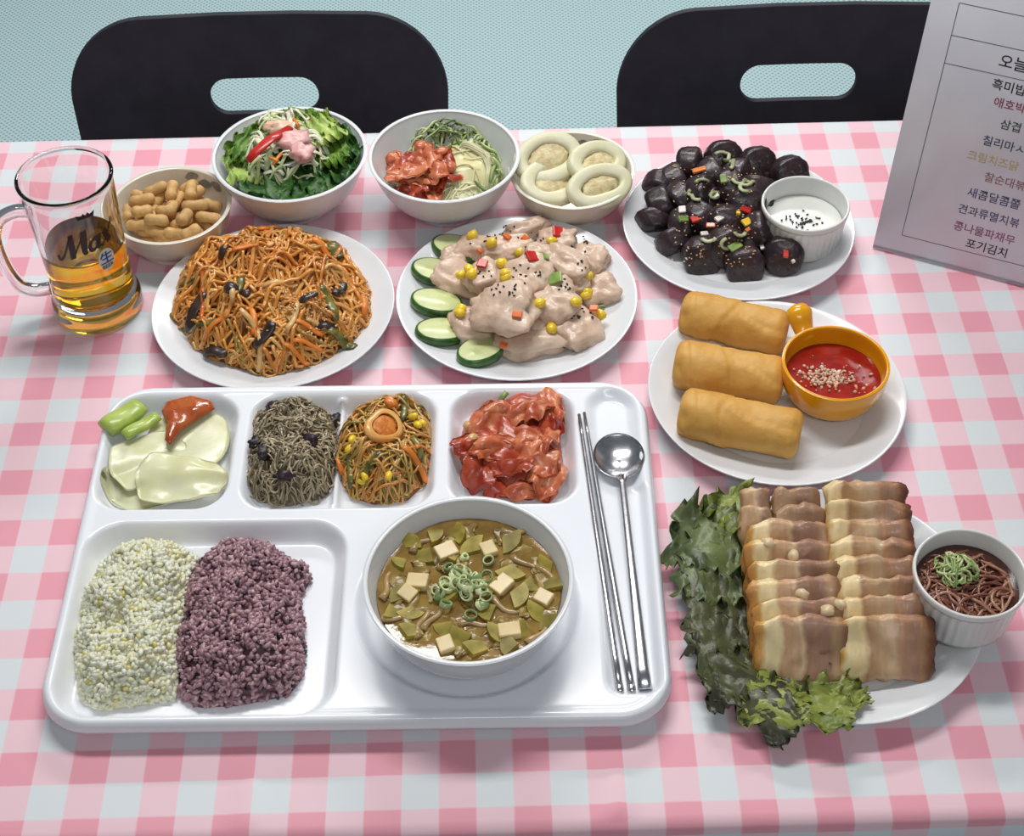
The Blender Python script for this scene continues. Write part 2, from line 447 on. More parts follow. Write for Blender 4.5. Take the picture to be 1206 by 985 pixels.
B_RNG, R_RNG, t_rng = bowl('ring_bowl', 599, 748, 199, 0.045, 0.040, m_cream, 'cream ceramic bowl with grey flower marks holding white ring slices')
# grey brushed petals on the inner rim of the two cream bowls
m_petal = M('grey_underglaze', (128, 124, 116), (150, 146, 136), 120, rough=0.3)
def petals(t, R, az, n=3):
    prof = bowl_prof(R, 0.045, 0.040)
    inner = prof[len(prof)//2 + 1:]
    for k in range(n):
        a0 = math.radians(az + k*17); c = (R*0.945, 0.038)
        zz = [q[1] for q in inner]; rr = [q[0] for q in inner]
        pts = [(0, 0)]; vs = []; fs = []
        for ring in (0.0, 0.55, 1.0):
            for s in range(14):
                b = 2*math.pi*s/14; w = 0.0085*(1 + 0.25*math.cos(2*b + k)); h = 0.0045
                da = ring*w*math.cos(b)/R; z = 0.0385 - (k % 2)*0.004 + ring*h*math.sin(b)
                r = np.interp(z, zz[::-1], rr[::-1]) - 0.0006
                vs.append((r*math.cos(a0 + da), r*math.sin(a0 + da), z))
        for ring in range(2):
            for s in range(14):
                s2 = (s + 1) % 14
                fs.append((ring*14 + s, ring*14 + s2, (ring+1)*14 + s2, (ring+1)*14 + s))
        mk('painted_petal', (vs, fs), m_petal, t)
petals(t_nut, R_NUT, 40); petals(t_rng, R_RNG, 58)

def ramekin(px_l, px_r, py, Hh, z0, label):
    R = rim_r(px_l, px_r, py, z0 + Hh); p = P((px_l+px_r)/2, py, z0 + Hh); p[2] = TZ + z0
    t = thing('ramekin', label, 'ramekin', p)
    prof = [(0, 0.002), (R*0.80, 0.002), (R*0.84, 0.0), (R*0.89, 0.001), (R*0.90, 0.004)]
    n0 = len(prof)
    prof += [(R*(0.90 + 0.07*k/8), 0.004 + (Hh*0.80)*k/8) for k in range(1, 9)]
    n1 = len(prof)
    prof += [(R*0.985, Hh*0.86), (R, Hh*0.90), (R, Hh*0.97), (R*0.985, Hh), (R*0.95, Hh), (R*0.935, Hh*0.97), (R*0.90, Hh*0.5), (R*0.86, 0.010), (R*0.80, 0.006), (0, 0.006)]
    def mod(a, i): return 1 - (0.022*(0.5 - 0.5*math.cos(a*36)) if n0 - 1 <= i < n1 else 0)
    mk('ramekin_body', lathe(prof, 216, mod), m_ramek, t)
    return p, R
RK_SAU, RR_SAU = ramekin(897, 1001, 239, 0.045, 0.0092, 'fluted white ramekin of white sauce beside the black sausage')
RK_PRK, RR_PRK = ramekin(1076, 1211, 674, 0.047, 0.0192, 'fluted white ramekin of dark sauce beside the sliced pork')

# yellow handled sauce bowl
def yellow_bowl():
    Hh = 0.042; z0 = 0.0090
    R = rim_r(921, 1048, 428, z0 + Hh); p = P(984.5, 427, z0 + Hh); p[2] = TZ + z0
    t = thing('handled_sauce_bowl', 'bright yellow ceramic sauce bowl with stub handle beside spring rolls', 'bowl', p)
    prof = smooth_prof([(0, 0.001), (R*0.55, 0.001), (R*0.60, 0.0), (R*0.66, 0.001), (R*0.86, 0.010), (R*0.98, 0.026), (R, Hh - 0.002), (R*0.98, Hh), (R*0.93, Hh - 0.001),
                        (R*0.90, 0.026), (R*0.78, 0.012), (R*0.5, 0.006), (0, 0.006)], 5)
    mk('bowl_body', lathe(prof, 64), m_yel, t)
    tip = P(938, 364, z0 + Hh + 0.004) - p; tip[2] = 0
    d = tip/np.linalg.norm(tip); L = np.linalg.norm(tip)
    pts = [d*(R*0.93) + np.array([0, 0, 0.030]), d*(R + 0.006) + np.array([0, 0, 0.033]), d*(R + (L-R)*0.55) + np.array([0, 0, 0.040]), d*(L - 0.006) + np.array([0, 0, 0.045]), d*L + np.array([0, 0, 0.046]), d*(L + 0.004) + np.array([0, 0, 0.0465])]
    mk('handle', tube(pts, [0.009, 0.009, 0.011, 0.0125, 0.0105, 0.003], 20, 0.75), m_yel, t)
    return p, R
YB, YR = yellow_bowl()

# ------------------------------------------------------------------ compartment tray
TR_H = 0.025
_c = [P(130, 455, TR_H), P(757, 447, TR_H), P(795, 845, TR_H), P(38, 855, TR_H)]
TC = sum(_c)/4; TC[2] = TZ
_dx = (_c[1] - _c[0] + _c[2] - _c[3])/2; TANG = math.atan2(_dx[1], _dx[0])
TW = np.linalg.norm(_dx); TD = np.linalg.norm((_c[0] - _c[3] + _c[1] - _c[2])/2)
def tl(p):
    d = np.asarray(p)[:2] - TC[:2]; c, s = math.cos(-TANG), math.sin(-TANG)
    return np.array([c*d[0] - s*d[1], s*d[0] + c*d[1]])
def tw_(x, y, z=0.0):
    c, s = math.cos(TANG), math.sin(TANG)
    return np.array([TC[0] + c*x - s*y, TC[1] + s*x + c*y, TZ + z])
def lrect(TL, TRt, BR, BL):
    q = [tl(P(*a, TR_H)) for a in (TL, TRt, BR, BL)]
    x0 = (q[0][0] + q[3][0])/2; x1 = (q[1][0] + q[2][0])/2; y1 = (q[0][1] + q[1][1])/2; y0 = (q[2][1] + q[3][1])/2
    return ((x0+x1)/2, (y0+y1)/2, (x1-x0)/2, (y1-y0)/2)
COMP = [  # rectangle, corner radius, depth, wall width
    (lrect((132, 464), (281, 462), (273, 599), (103, 601)), 0.030, 0.0185, 0.013),
    (lrect((292, 462), (514, 460), (516, 598), (281, 599)), 0.028, 0.0185, 0.013),
    (lrect((527, 459), (677, 456), (684, 593), (527, 594)), 0.028, 0.0185, 0.013),
    (lrect((100, 612), (406, 611), (402, 844), (52, 847)), 0.034, 0.0185, 0.013),
    (lrect((688, 455), (749, 454), (768, 640), (694, 640)), 0.024, 0.0075, 0.012),
    (lrect((699, 560), (766, 560), (785, 818), (709, 820)), 0.016, 0.0075, 0.010),
]
SC = tl(P(551, 717, 0.016)); SR = 0.0905
def sd_rr(x, y, r, rad):
    qx = np.abs(x - r[0]) - r[2] + rad; qy = np.abs(y - r[1]) - r[3] + rad
    return -(np.hypot(np.maximum(qx, 0), np.maximum(qy, 0)) + np.minimum(np.maximum(qx, qy), 0) - rad)   # inside positive
def sst(t): t = np.clip(t, 0, 1); return t*t*(3 - 2*t)
def tray_z(x, y):
    d = sd_rr(x, y, (0, 0, TW/2, TD/2), 0.042)
    z = TR_H - 0.0045*(1 - np.sqrt(np.clip(1 - (1 - np.clip(d/0.006, 0, 1))**2, 0, 1))) - 0.0015*sst((d - 0.006)/0.006)
    dep = np.zeros_like(x)
    for r, rad, dp, ww in COMP:
        dep = np.maximum(dep, dp*sst(sd_rr(x, y, r, rad)/ww))
    dep = np.maximum(dep, 0.0105*sst((SR - np.hypot(x - SC[0], y - SC[1]))/0.011))
    rdx = x - tl(P(400, 530, 0.01))[0]   # low ridge across the middle top compartment
    dep = dep - 0.008*np.exp(-(rdx/0.0035)**2)*((dep > 0.008) & (y > 0.03))
    return z - dep
def make_tray():
    nx, ny = 300, 222
    gx = np.linspace(-TW/2, TW/2, nx); gy = np.linspace(-TD/2, TD/2, ny)
    X, Y = np.meshgrid(gx, gy, indexing='ij')
    rad = 0.042; cx = TW/2 - rad; cy = TD/2 - rad
    qx = np.abs(X) - cx; qy = np.abs(Y) - cy
    u = np.clip(qx/rad, 0, 1); w = np.clip(qy/rad, 0, 1); cor = (qx > 0) & (qy > 0)      # corner squares bent into quarter discs
    X = np.where(cor, np.sign(X)*(cx + rad*u*np.sqrt(1 - w*w/2)), X); Y = np.where(cor, np.sign(Y)*(cy + rad*w*np.sqrt(1 - u*u/2)), Y)
    Z = tray_z(X, Y)
    v = np.stack([X, Y, Z], -1).reshape(-1, 3); f = []
    for i in range(nx - 1):
        for j in range(ny - 1): f.append((i*ny + j, (i+1)*ny + j, (i+1)*ny + j + 1, i*ny + j + 1))
    ring = [i*ny for i in range(nx)] + [(nx-1)*ny + j for j in range(1, ny)] + [i*ny + ny - 1 for i in range(nx-2, -1, -1)] + [j for j in range(ny-2, 0, -1)]
    base = v[ring]; vs = [v]; n = len(v); prev = ring
    for ins, z in ((-0.0015, 0.0175), (-0.0015, 0.0145), (0.003, 0.0125), (0.012, 0.004), (0.016, 0.0), (0.03, 0.0)):
        sx = (TW/2 - ins)/(TW/2); sy = (TD/2 - ins)/(TD/2)
        q = base*np.array([sx, sy, 0]) + np.array([0, 0, z]); vs.append(q)
        cur = list(range(n, n + len(ring))); n += len(ring)
        for a in range(len(ring)):
            b = (a + 1) % len(ring); f.append((prev[b], prev[a], cur[a], cur[b]))
        prev = cur
    f.append(tuple(prev)[::-1])
    o = mk('meal_tray', (np.vstack(vs), f), m_tray, None, TC, (0, 0, TANG))
    return tag(o, 'large glossy white compartment meal tray with rounded corners', 'tray')
make_tray()
FLOOR_T = TR_H - 0.0015 - 0.0185      # compartment floor
FLOOR_S = TR_H - 0.0015 - 0.0105      # soup recess floor
B_SUP, R_SUP, _ = bowl('soup_bowl', 427, 676, 680, 0.066, 0.045, m_white, 'white melamine bowl of soup standing in the tray', FLOOR_S)

# ------------------------------------------------------------------ spoon and chopsticks (on the tray's right channel)
m_steel = M('brushed_steel', (205, 205, 208), (190, 190, 195), 200, rough=0.22, metal=1.0, bump=0.05, bscale=900)
ZC = TR_H - 0.0015 - 0.0075
def chopstick(a, b, za, zb, label):
    A = P(*a, za); B = P(*b, zb); mid = (A + B)/2; mid[2] = min(A[2], B[2])
    n = 12; pts = [A + (B - A)*k/(n-1) - mid for k in range(n)]
    t = thing('chopstick', label, 'chopstick', mid, None, 'steel chopsticks on the tray')
    mk('shaft', tube(pts, [0.0014 + 0.0014*min(1, k/7) for k in range(n)], 8, 0.7), m_steel, t)
    d = (B - A)/np.linalg.norm(B - A)
    e = [pts[-1] + d*s for s in (-0.001, 0.004, 0.008)]
    mk('end_cap', tube(e, [0.0031, 0.0033, 0.0029], 8, 0.72), m_steel, t)
chopstick((682, 488), (729, 806), TR_H + 0.0025, ZC + 0.0032, 'slim steel chopstick lying next to the soup bowl')
chopstick((688, 486), (743, 806), TR_H + 0.0025, ZC + 0.0032, 'slim steel chopstick lying next to the spoon handle')
def spoon():
    C = P(729, 537, ZC + 0.008); E = P(760, 812, ZC + 0.003); o = C.copy(); o[2] = TZ + ZC
    t = thing('soup_spoon', 'polished steel soup spoon with a round bowl and flat handle', 'spoon', o)
    d = E - C; d[2] = 0; L = np.linalg.norm(d); d /= L; s = np.array([-d[1], d[0], 0])
    def bowlf(U, V):
        a = U*2*np.pi; rr = V*0.98 + 0.02
        x = rr*0.0255*np.cos(a); y = rr*0.0220*np.sin(a)
        z = 0.0009 + 0.0085*rr**2.2
        return x[..., None]*d + y[..., None]*s + z[..., None]*np.array([0, 0, 1])
    mk('spoon_bowl', sheet(bowlf, 49, 14, 0.0012), m_steel, t)
    pts = [d*0.0235 + np.array([0, 0, 0.0088]), d*0.032 + np.array([0, 0, 0.0098]), d*0.06 + np.array([0, 0, 0.0100]), d*0.12 + np.array([0, 0, 0.0075]), d*(L-.02) + np.array([0, 0, 0.0030]), d*L + np.array([0, 0, 0.0028])]
    mk('handle', tube(pts, [0.0048, 0.0030, 0.0029, 0.0034, 0.0050, 0.0056], 12, 0.42), m_steel, t)
spoon()

# ------------------------------------------------------------------ beer mug
m_glass = M('clear_glass', (250, 250, 250), rough=0.0, trans=1.0, ior=1.47)
m_beer = M('lager_beer', (246, 190, 40), rough=0.0, trans=1.0, ior=1.34)
m_ink = M('dark_brown_ink', (40, 26, 22), rough=0.4)
m_blue = M('blue_ink', (30, 70, 150), rough=0.4)
m_white_ink = M('white_ink', (215, 215, 205), rough=0.4)
def beer_mug():
    MH = 0.160; p = P(117, 360, 0.0); p[2] = TZ
    t = thing('beer_mug', 'tall clear glass beer mug with handle and printed logo', 'mug', p)
    Rt = rim_r(14, 129, 213, MH)
    out = [(0, 0.001), (0.034, 0.001), (0.040, 0.0), (0.0425, 0.004), (0.0425, 0.016), (0.0400, 0.022), (0.0385, 0.032), (0.0388, 0.06), (0.0400, 0.10), (Rt - 0.0015, 0.150), (Rt, MH - 0.002), (Rt - 0.0015, MH)]
    inn = [(Rt - 0.0035, MH - 0.001), (Rt - 0.0045, 0.150), (0.0360, 0.10), (0.0348, 0.06), (0.0340, 0.034), (0.0310, 0.024), (0.020, 0.0205), (0, 0.020)]
    def mod(a, i):
        return 1
    body = lathe(smooth_prof(out, 4) + smooth_prof(inn, 4), 96, mod)
    mk('glass_body', body, m_glass, t)
    lvl = 0.083
    ip = smooth_prof(inn, 4)[::-1]
    bp = [(r + 0.0003 if r > 0 else 0, z - (0.0003 if r < 0.03 else 0)) for r, z in ip if z < lvl]
    rl = np.interp(lvl, [q[1] for q in ip], [q[0] for q in ip])
    mk('beer', lathe(bp + [(rl + 0.0003, lvl), (0, lvl)], 96), m_beer, t)
    # handle on the left side, leaning a little towards the camera side
    ha = math.radians(194); hd = np.array([math.cos(ha), math.sin(ha), 0])
    hp = [(0.037, 0.126), (0.050, 0.129), (0.066, 0.122), (0.074, 0.102), (0.073, 0.070), (0.066, 0.044), (0.054, 0.034), (0.0395, 0.033)]
    hpts = [hd*r + np.array([0, 0, z]) for r, z in smooth_prof(hp, 5)]
    mk('handle', tube(hpts, 0.0072, 16, 0.85), m_glass, t)
    # prints wrapped on the outside wall, facing the camera
    face = math.atan2(CAM[1] - p[1], CAM[0] - p[0]) + math.radians(12)
    op = smooth_prof(out, 4)
    def wrap(vf, z0, lift=0.0004, az=0.0):
        bm = bmesh.new(); bv = [bm.verts.new(tuple(q)) for q in vf[0]]      # slice upright so the print can follow the curved wall
        for q in vf[1]:
            try: bm.faces.new([bv[i] for i in q])
            except ValueError: pass
        xs = np.arange(min(q[0] for q in vf[0]), max(q[0] for q in vf[0]), .0012)
        for x in xs: bmesh.ops.bisect_plane(bm, geom=bm.verts[:] + bm.edges[:] + bm.faces[:], plane_co=(x, 0, 0), plane_no=(1, 0, 0))
        bmesh.ops.triangulate(bm, faces=bm.faces[:]); bm.verts.index_update()
        vf = ([tuple(q.co) for q in bm.verts], [[q.index for q in f_.verts] for f_ in bm.faces]); bm.free()
        v = []
        for x, y, _z in vf[0]:
            z = z0 + y; r = np.interp(z, [q[1] for q in op if q[1] > 0.005], [q[0] for q in op if q[1] > 0.005]) + lift
            a = face + az + x/0.040; v.append((r*math.cos(a), r*math.sin(a), z))
        return np.array(v), vf[1]
    def disc(rx, ry, n=40, rings=10):
        vs = [(0, 0, 0)]; fs = []
        for k in range(1, rings + 1):
            for s in range(n):
                a = 2*math.pi*s/n; vs.append((rx*k/rings*math.cos(a), ry*k/rings*math.sin(a), 0))
        for s in range(n): fs.append((0, 1 + s, 1 + (s+1) % n))
        for k in range(rings - 1):
            for s in range(n):
                a = 1 + k*n + s; b = 1 + k*n + (s+1) % n; fs.append((a, a + n, b + n, b))
        return np.array(vs), fs
    def ribbon(pts, ws):      # one brush stroke of the script logo
        p = np.array(pts, float); t0 = np.linspace(0, len(p) - 1, 14); q = np.column_stack([np.interp(t0, range(len(p)), p[:, k]) for k in (0, 1)])
        for _ in range(2): q[1:-1] = (q[:-2] + 2*q[1:-1] + q[2:])/4
        w = np.interp(t0, range(len(ws)), ws); d = np.gradient(q, axis=0); d /= np.linalg.norm(d, axis=1, keepdims=True); n = np.column_stack([-d[:, 1], d[:, 0]])
        a, b = q + n*w[:, None]/2, q - n*w[:, None]/2
        return np.column_stack([np.vstack([a, b]), np.zeros(28)]), [(i, i + 14, i + 15, i + 1) for i in range(13)]
    ring = [(1.25 + .19*math.cos(k), .28 + .25*math.sin(k)) for k in np.linspace(.5, 6.9, 12)]
    v, f = join([ribbon(s_[0], [q*1.3 for q in s_[1]]) for s_ in (
        ([(-.16, .26), (-.12, .06), (.04, .05), (.18, .5), (.32, .98)], [.10, .10, .09, .07, .09]), ([(.30, 1.0), (.38, .5), (.45, .0)], [.14, .19, .16]),
        ([(.45, .02), (.64, .5), (.84, 1.0)], [.06, .05, .06]), ([(.80, 1.0), (.84, .5), (.90, .08), (1.02, .06)], [.17, .21, .15, .05]),
        (ring, [.11]*12), ([(1.47, .56), (1.43, .2), (1.48, .03), (1.60, .10)], [.13, .13, .10, .04]),
        ([(1.66, .56), (1.80, .30), (1.98, .0)], [.14, .16, .15]), ([(1.62, .0), (1.82, .28), (2.02, .62), (2.06, .78)], [.08, .07, .08, .05]))])
    v = v*np.array([.0228, .0280, 1]); v[:, 0] += v[:, 1]*.20
    v[:, 0] -= (v[:, 0].max() + v[:, 0].min())/2; v[:, 1] -= v[:, 1].max()/2; v[:, 1] += v[:, 0]*0.22
    mk('logo_lettering', wrap((v*np.array([1.05, 1, 1]), f), 0.112, 0.0006, -.12), m_ink, t)
    bd = disc(0.0085, 0.0125); bg = mk('badge', wrap(bd, 0.0835, 0.00045, 0.25), m_white_ink, t)
    v, f = text_vf('生', 0.015, 0.00025); v[:, 0] -= (v[:, 0].max() + v[:, 0].min())/2; v[:, 1] -= v[:, 1].mean()
    mk('blue_character', wrap((v, f), 0.0870, 0.0007, 0.25), m_blue, bg)
    v, f = text_vf('BEER', 0.0056, 0.0001); v[:, 0] -= (v[:, 0].max() + v[:, 0].min())/2
    mk('small_lettering', wrap((v, f), 0.0740, 0.0007, 0.25), m_ink, bg)
    crown = [(-0.007, 0), (0.007, 0), (0.0085, 0.006), (0.004, 0.0035), (0.002, 0.0065), (0, 0.004), (-0.002, 0.0065), (-0.004, 0.0035), (-0.0085, 0.006)]
    cv = [(x, y, 0) for x, y in crown] + [(0, 0.002, 0)]
    mk('crown_emblem', wrap((cv, [(9, i, (i+1) % 9) for i in range(9)]), 0.1385, 0.0006), m_ink, t)
beer_mug()

# ------------------------------------------------------------------ menu sign leaning back on the table
m_paper = M('laminated_paper', (220, 220, 228), (214, 214, 223), 14, rough=0.22, coat=0.2)
m_line = M('grey_print_line', (95, 95, 102), rough=0.5)
def menu_sign():
    a = P(1028, 291); b = P(1206, 337)
    ux = b - a; ux[2] = 0; ux /= np.linalg.norm(ux)
    back = np.array([-ux[1], ux[0], 0])
    lean = math.radians(LEAN)
    uz = back*math.sin(lean) + np.array([0, 0, math.cos(lean)]); n = np.cross(ux, uz)
    Wd, Hd = 0.225, 0.315
    t = thing('menu_sign', 'white laminated menu sheet with handwritten dishes on a stand', 'sign', a)
    t.rotation_euler = Matrix((ux, uz, n)).transposed().to_euler()
    o = a + n*0.0022
    mk('sheet', box(Wd, Hd, 0.0016, 0.0004, 1), m_paper, t, (Wd/2, Hd/2, 0.0013))
    m_acr = M('clear_acrylic', (240, 242, 245), rough=0.05, trans=1.0, ior=1.45)
    mk('acrylic_edge', box(Wd, 0.004, 0.004, 0.0008, 1), m_acr, t, (Wd/2, 0.0022, 0.0005))
    R3 = np.array(Matrix((ux, uz, n)).inverted())
    def loc(px, py):
        q = plane_hit(px, py, o, n) - a
        return np.array([np.dot(q, ux), np.dot(q, uz)])
    # support strut behind
    def strip(p, q, w=0.0007, name='ruled_line'):
        d = q - p; L = np.linalg.norm(d); e = np.array([-d[1], d[0]])/L*w/2
        v = [(*(p - e), 0.0022), (*(q - e), 0.0022), (*(q + e), 0.0022), (*(p + e), 0.0022)]
        mk(name, (v, [(0, 1, 2, 3)]), m_line, t, smooth=False)
    bl = loc(1062, 277); x0 = bl[0]; x1 = Wd - x0; y0 = bl[1]; y1 = loc(1133, 4)[1]
    yA = loc(1123, 42)[1]; yB = loc(1116, 75)[1]
    for p, q in (((x0, y0), (x1, y0)), ((x0, y1), (x1, y1)), ((x0, yA), (x1, yA)), ((x0, yB), (x1, yB)), ((x0, y0), (x0, y1)), ((x1, y0), (x1, y1))):
        strip(np.array(p), np.array(q))
    rows = [('오늘', 1175, 77, 19, (30, 30, 34)), ('흑미밥', 1167, 103, 15, (34, 32, 38)), ('애호박', 1169, 124, 14, (150, 60, 84)), ('삼겹', 1177, 150, 14, (52, 78, 66)),
            ('칠리마ㅅ', 1156, 169, 14, (66, 76, 112)), ('크림치즈닭', 1138, 186, 13.5, (196, 178, 120)), ('찰순대볶', 1158, 212, 13.5, (150, 112, 110)), ('새콤달콤쫄', 1138, 230, 14, (74, 76, 116)),
            ('견과류멸치볶', 1127, 249, 13.5, (88, 84, 120)), ('콩나물파채무', 1122, 269, 13.5, (150, 84, 128)), ('포기김치', 1136, 290, 14, (52, 52, 56))]
    for i, (s, px, py, sz, c) in enumerate(rows):
        q = loc(px, py); size = np.linalg.norm(loc(px + sz, py + sz*0.25) - q)
        v, f = text_vf(s, size*0.97, 0.00012)
        v[:, 1] += v[:, 0]*-0.02; v = v + np.array([q[0], q[1], 0.00225])
        mk('handwritten_line', (v, f), M('pen_ink_%d' % i, c, rough=0.5), t, smooth=False)
    foot = [(0.03, 0.0, -0.0005), (Wd - 0.03, 0.0, -0.0005)]
    # easel strut down to the table behind
    hz = 0.20; base = np.array([0, 0, 0.0])
    topp = np.array([Wd/2, hz, -0.002])
    wt = a + ux*Wd/2 + uz*hz
    gp = wt + back*0.10; gp[2] = TZ + 0.0015
    gl = np.array([np.dot(gp - a, ux), np.dot(gp - a, uz), np.dot(gp - a, n)])
    v = []
    for s in (-0.03, 0.03):
        for e in (topp, gl):
            for k in (0, 0.0016): v.append(e + np.array([s, 0, -k]))
    v = np.array(v); f = [(0, 2, 6, 4), (1, 5, 7, 3), (0, 4, 5, 1), (2, 3, 7, 6), (0, 1, 3, 2), (4, 6, 7, 5)]
    mk('easel_strut', (v, f), m_paper, t, smooth=False)
LEAN = 12
menu_sign()
# ------------------------------------------------------------------ food helpers
def U(a, b): return rnd.uniform(a, b)
def srgb_j(c, j): return tuple(max(0, min(255, v + rnd.randint(-j, j))) for v in c)
class Mound:
    """heap of food: outline traced on a level plane, height grows inwards"""
    def __init__(s, poly, zb, h, d0, px=True, amp=0.12, seed=1, pw=0.6):
        s.poly = np.array([P(a, b, zb)[:2] for a, b in poly]) if px else np.array(poly)
        s.zb = TZ + zb; s.h = h; s.d0 = d0; s.amp = amp; s.seed = seed; s.pw = pw
        s.lo = s.poly.min(0); s.hi = s.poly.max(0); s.c = s.poly.mean(0)
    def sd(s, x, y):
        p = np.stack([np.asarray(x, float), np.asarray(y, float)], -1); a = s.poly; b = np.roll(a, -1, 0)
        best = np.full(p.shape[:-1], 1e9); ins = np.zeros(p.shape[:-1], bool)
        for q, r in zip(a, b):
            e = r - q; w = p - q; t = np.clip((w @ e)/(e @ e), 0, 1)
            best = np.minimum(best, np.linalg.norm(w - t[..., None]*e, axis=-1))
            c = ((q[1] > p[..., 1]) != (r[1] > p[..., 1]))
            xx = (r[0] - q[0])*(p[..., 1] - q[1])/((r[1] - q[1]) if abs(r[1]-q[1]) > 1e-12 else 1e-12) + q[0]
            ins ^= c & (p[..., 0] < xx)
        return np.where(ins, best, -best)
    def z(s, x, y):
        x = np.asarray(x, float); y = np.asarray(y, float)
        t = np.clip(s.sd(x, y)/s.d0, 0, 1); hh = s.h*(1 - (1 - t)**2)**s.pw
        n = np.array([noise.noise(Vector((a*55 + s.seed, b*55, s.seed*1.3))) for a, b in zip(x.ravel(), y.ravel())]).reshape(x.shape)
        return s.zb + hh*(1 + s.amp*n*2)
    def rand(s, n, inset=0.0):
        out = []
        while len(out) < n:
            q = np.array([[U(s.lo[0], s.hi[0]), U(s.lo[1], s.hi[1])] for _ in range(n)])
            out.extend(q[s.sd(q[:, 0], q[:, 1]) > inset].tolist())
        return np.array(out[:n])
    def core(s, name, mat, shrink=0.0, cell=0.0025, parent=None, loc=None, drop=0.0, raw=False):
        """closed solid of the heap"""
        nx = int((s.hi[0]-s.lo[0])/cell) + 2; ny = int((s.hi[1]-s.lo[1])/cell) + 2
        X, Y = np.meshgrid(np.linspace(s.lo[0], s.hi[0], nx), np.linspace(s.lo[1], s.hi[1], ny), indexing='ij')
        D = s.sd(X, Y); Z = np.maximum(s.z(X, Y) - drop, s.zb); Z[D <= 0] = s.zb
        idx = -np.ones(X.shape, int); v = []; f = []
        for i in range(nx - 1):
            for j in range(ny - 1):
                if max(D[i, j], D[i+1, j], D[i, j+1], D[i+1, j+1]) <= shrink: continue
                q = []
                for a, b in ((i, j), (i+1, j), (i+1, j+1), (i, j+1)):
                    if idx[a, b] < 0: idx[a, b] = len(v); v.append((X[a, b], Y[a, b], Z[a, b]))
                    q.append(idx[a, b])
                f.append(q)
        v = np.array(v); dd = s.sd(v[:, 0], v[:, 1]); e = 2e-4      # pull the fringe back onto the outline
        for _ in range(2):
            gx = (s.sd(v[:, 0] + e, v[:, 1]) - s.sd(v[:, 0] - e, v[:, 1]))/(2*e); gy = (s.sd(v[:, 0], v[:, 1] + e) - s.sd(v[:, 0], v[:, 1] - e))/(2*e)
            k = np.where(dd < 0, -dd, 0); v[:, 0] += gx*k; v[:, 1] += gy*k; dd = s.sd(v[:, 0], v[:, 1])
        if raw: return v, f
        o = np.array([s.c[0], s.c[1], s.zb]) if loc is None else np.asarray(loc)
        return mk(name, (np.array(v) - o, f), mat, parent, o if parent is None else (0, 0, 0))
def disk_poly(c, r, n=20): return [(c[0] + r*math.cos(2*math.pi*k/n), c[1] + r*math.sin(2*math.pi*k/n)) for k in range(n)]
def strand_path(md, n, step, curl, lift, q=None, hd=None, wig=0.0006):
    p = md.rand(1)[0] if q is None else np.array(q, float); h = U(0, 6.28) if hd is None else hd; k = U(-curl, curl); pts = []
    for i in range(n):
        pts.append(p.copy()); k += U(-curl, curl)*0.35; k *= 0.95; h += k
        p = p + step*np.array([math.cos(h), math.sin(h)])
        if md.sd(p[0], p[1]) < 0.002:
            d = md.c - p; ta = math.atan2(d[1], d[0]); dd = (ta - h + math.pi) % (2*math.pi) - math.pi; h += dd*0.45
    pts = np.array(pts); z = md.z(pts[:, 0], pts[:, 1]) + lift + np.array([wig*math.sin(i*1.3 + k*9) for i in range(n)])
    return np.column_stack([pts, z])
def strands(md, n, npt, step, rad, curl, lift, seg=5, flat=1.0, taper=True, wig=0.0006):
    parts = []
    for _ in range(n):
        pt = strand_path(md, npt, step, curl, U(*lift), wig=wig)
        r = U(*rad); rr = r*np.array([1 if not taper else 0.45 + 0.55*math.sin(math.pi*(i+.5)/npt)**0.5 for i in range(npt)])
        parts.append(tube(pt, rr, seg, flat))
    return join(parts)
def stuff(name, vf, mat, origin, label, cat):
    o = np.asarray(origin, float)
    return tag(mk(name, (vf[0] - o, vf[1]), mat, None, o), label, cat, None, 'stuff')
def grains(md, n, dims, lift, seed=0, sub=1, tilt=0.7, inset=0.0):
    d, f = ico(sub); parts = []
    q = md.rand(n, inset); z = md.z(q[:, 0], q[:, 1])
    q2 = md.rand(n, 0.0); k2 = md.sd(q2[:, 0], q2[:, 1]) < .009; q2 = q2[k2]; z2 = md.z(q2[:, 0], q2[:, 1])
    q = np.vstack([q, q2]); z = np.concatenate([z, md.zb + (z2 - md.zb)*np.array([U(.3, 1) for _ in z2])])
    for (x, y), zz in zip(q, z):
        s = U(0.8, 1.2); parts.append(xf((d, f), (x, y, max(zz + U(*lift), md.zb + dims[2]*0.5)), (U(-tilt, tilt), U(-tilt, tilt), U(0, 3.14)), (dims[0]*s, dims[1]*s, dims[2]*s)))
    return join(parts)
def crumple(L, Wd, seed, amp=0.006, fr=2.2, th=0.0016, curl=0.5, n=12):
    def fn(A, B):
        a_ = 2*A - 1; b_ = 2*B - 1     # square grid rounded into a leaf outline
        x = a_*np.sqrt(1 - .42*b_**2)*L/2; y = b_*np.sqrt(1 - .42*a_**2)*Wd/2*(0.85 + 0.2*np.sin(A*2.7 + seed)); z = np.zeros_like(x); jx = np.zeros_like(x); jy = np.zeros_like(x)
        for idx in np.ndindex(x.shape):
            q = (A[idx]*fr, B[idx]*fr, seed*1.71)
            z[idx] = amp*noise.noise(Vector(q))*2 + amp*0.5*noise.noise(Vector((q[0]*2.7, q[1]*2.7, q[2]+5)))
            jx[idx] = 0.004*noise.noise(Vector((q[0]*1.5 + 7, q[1]*1.5, q[2]))); jy[idx] = 0.004*noise.noise(Vector((q[0]*1.5, q[1]*1.5 + 9, q[2])))
        z = z - curl*(x**2/L + y**2/Wd)
        return np.stack([x + jx, y + jy, z], -1)
    return sheet(fn, n, n, th)
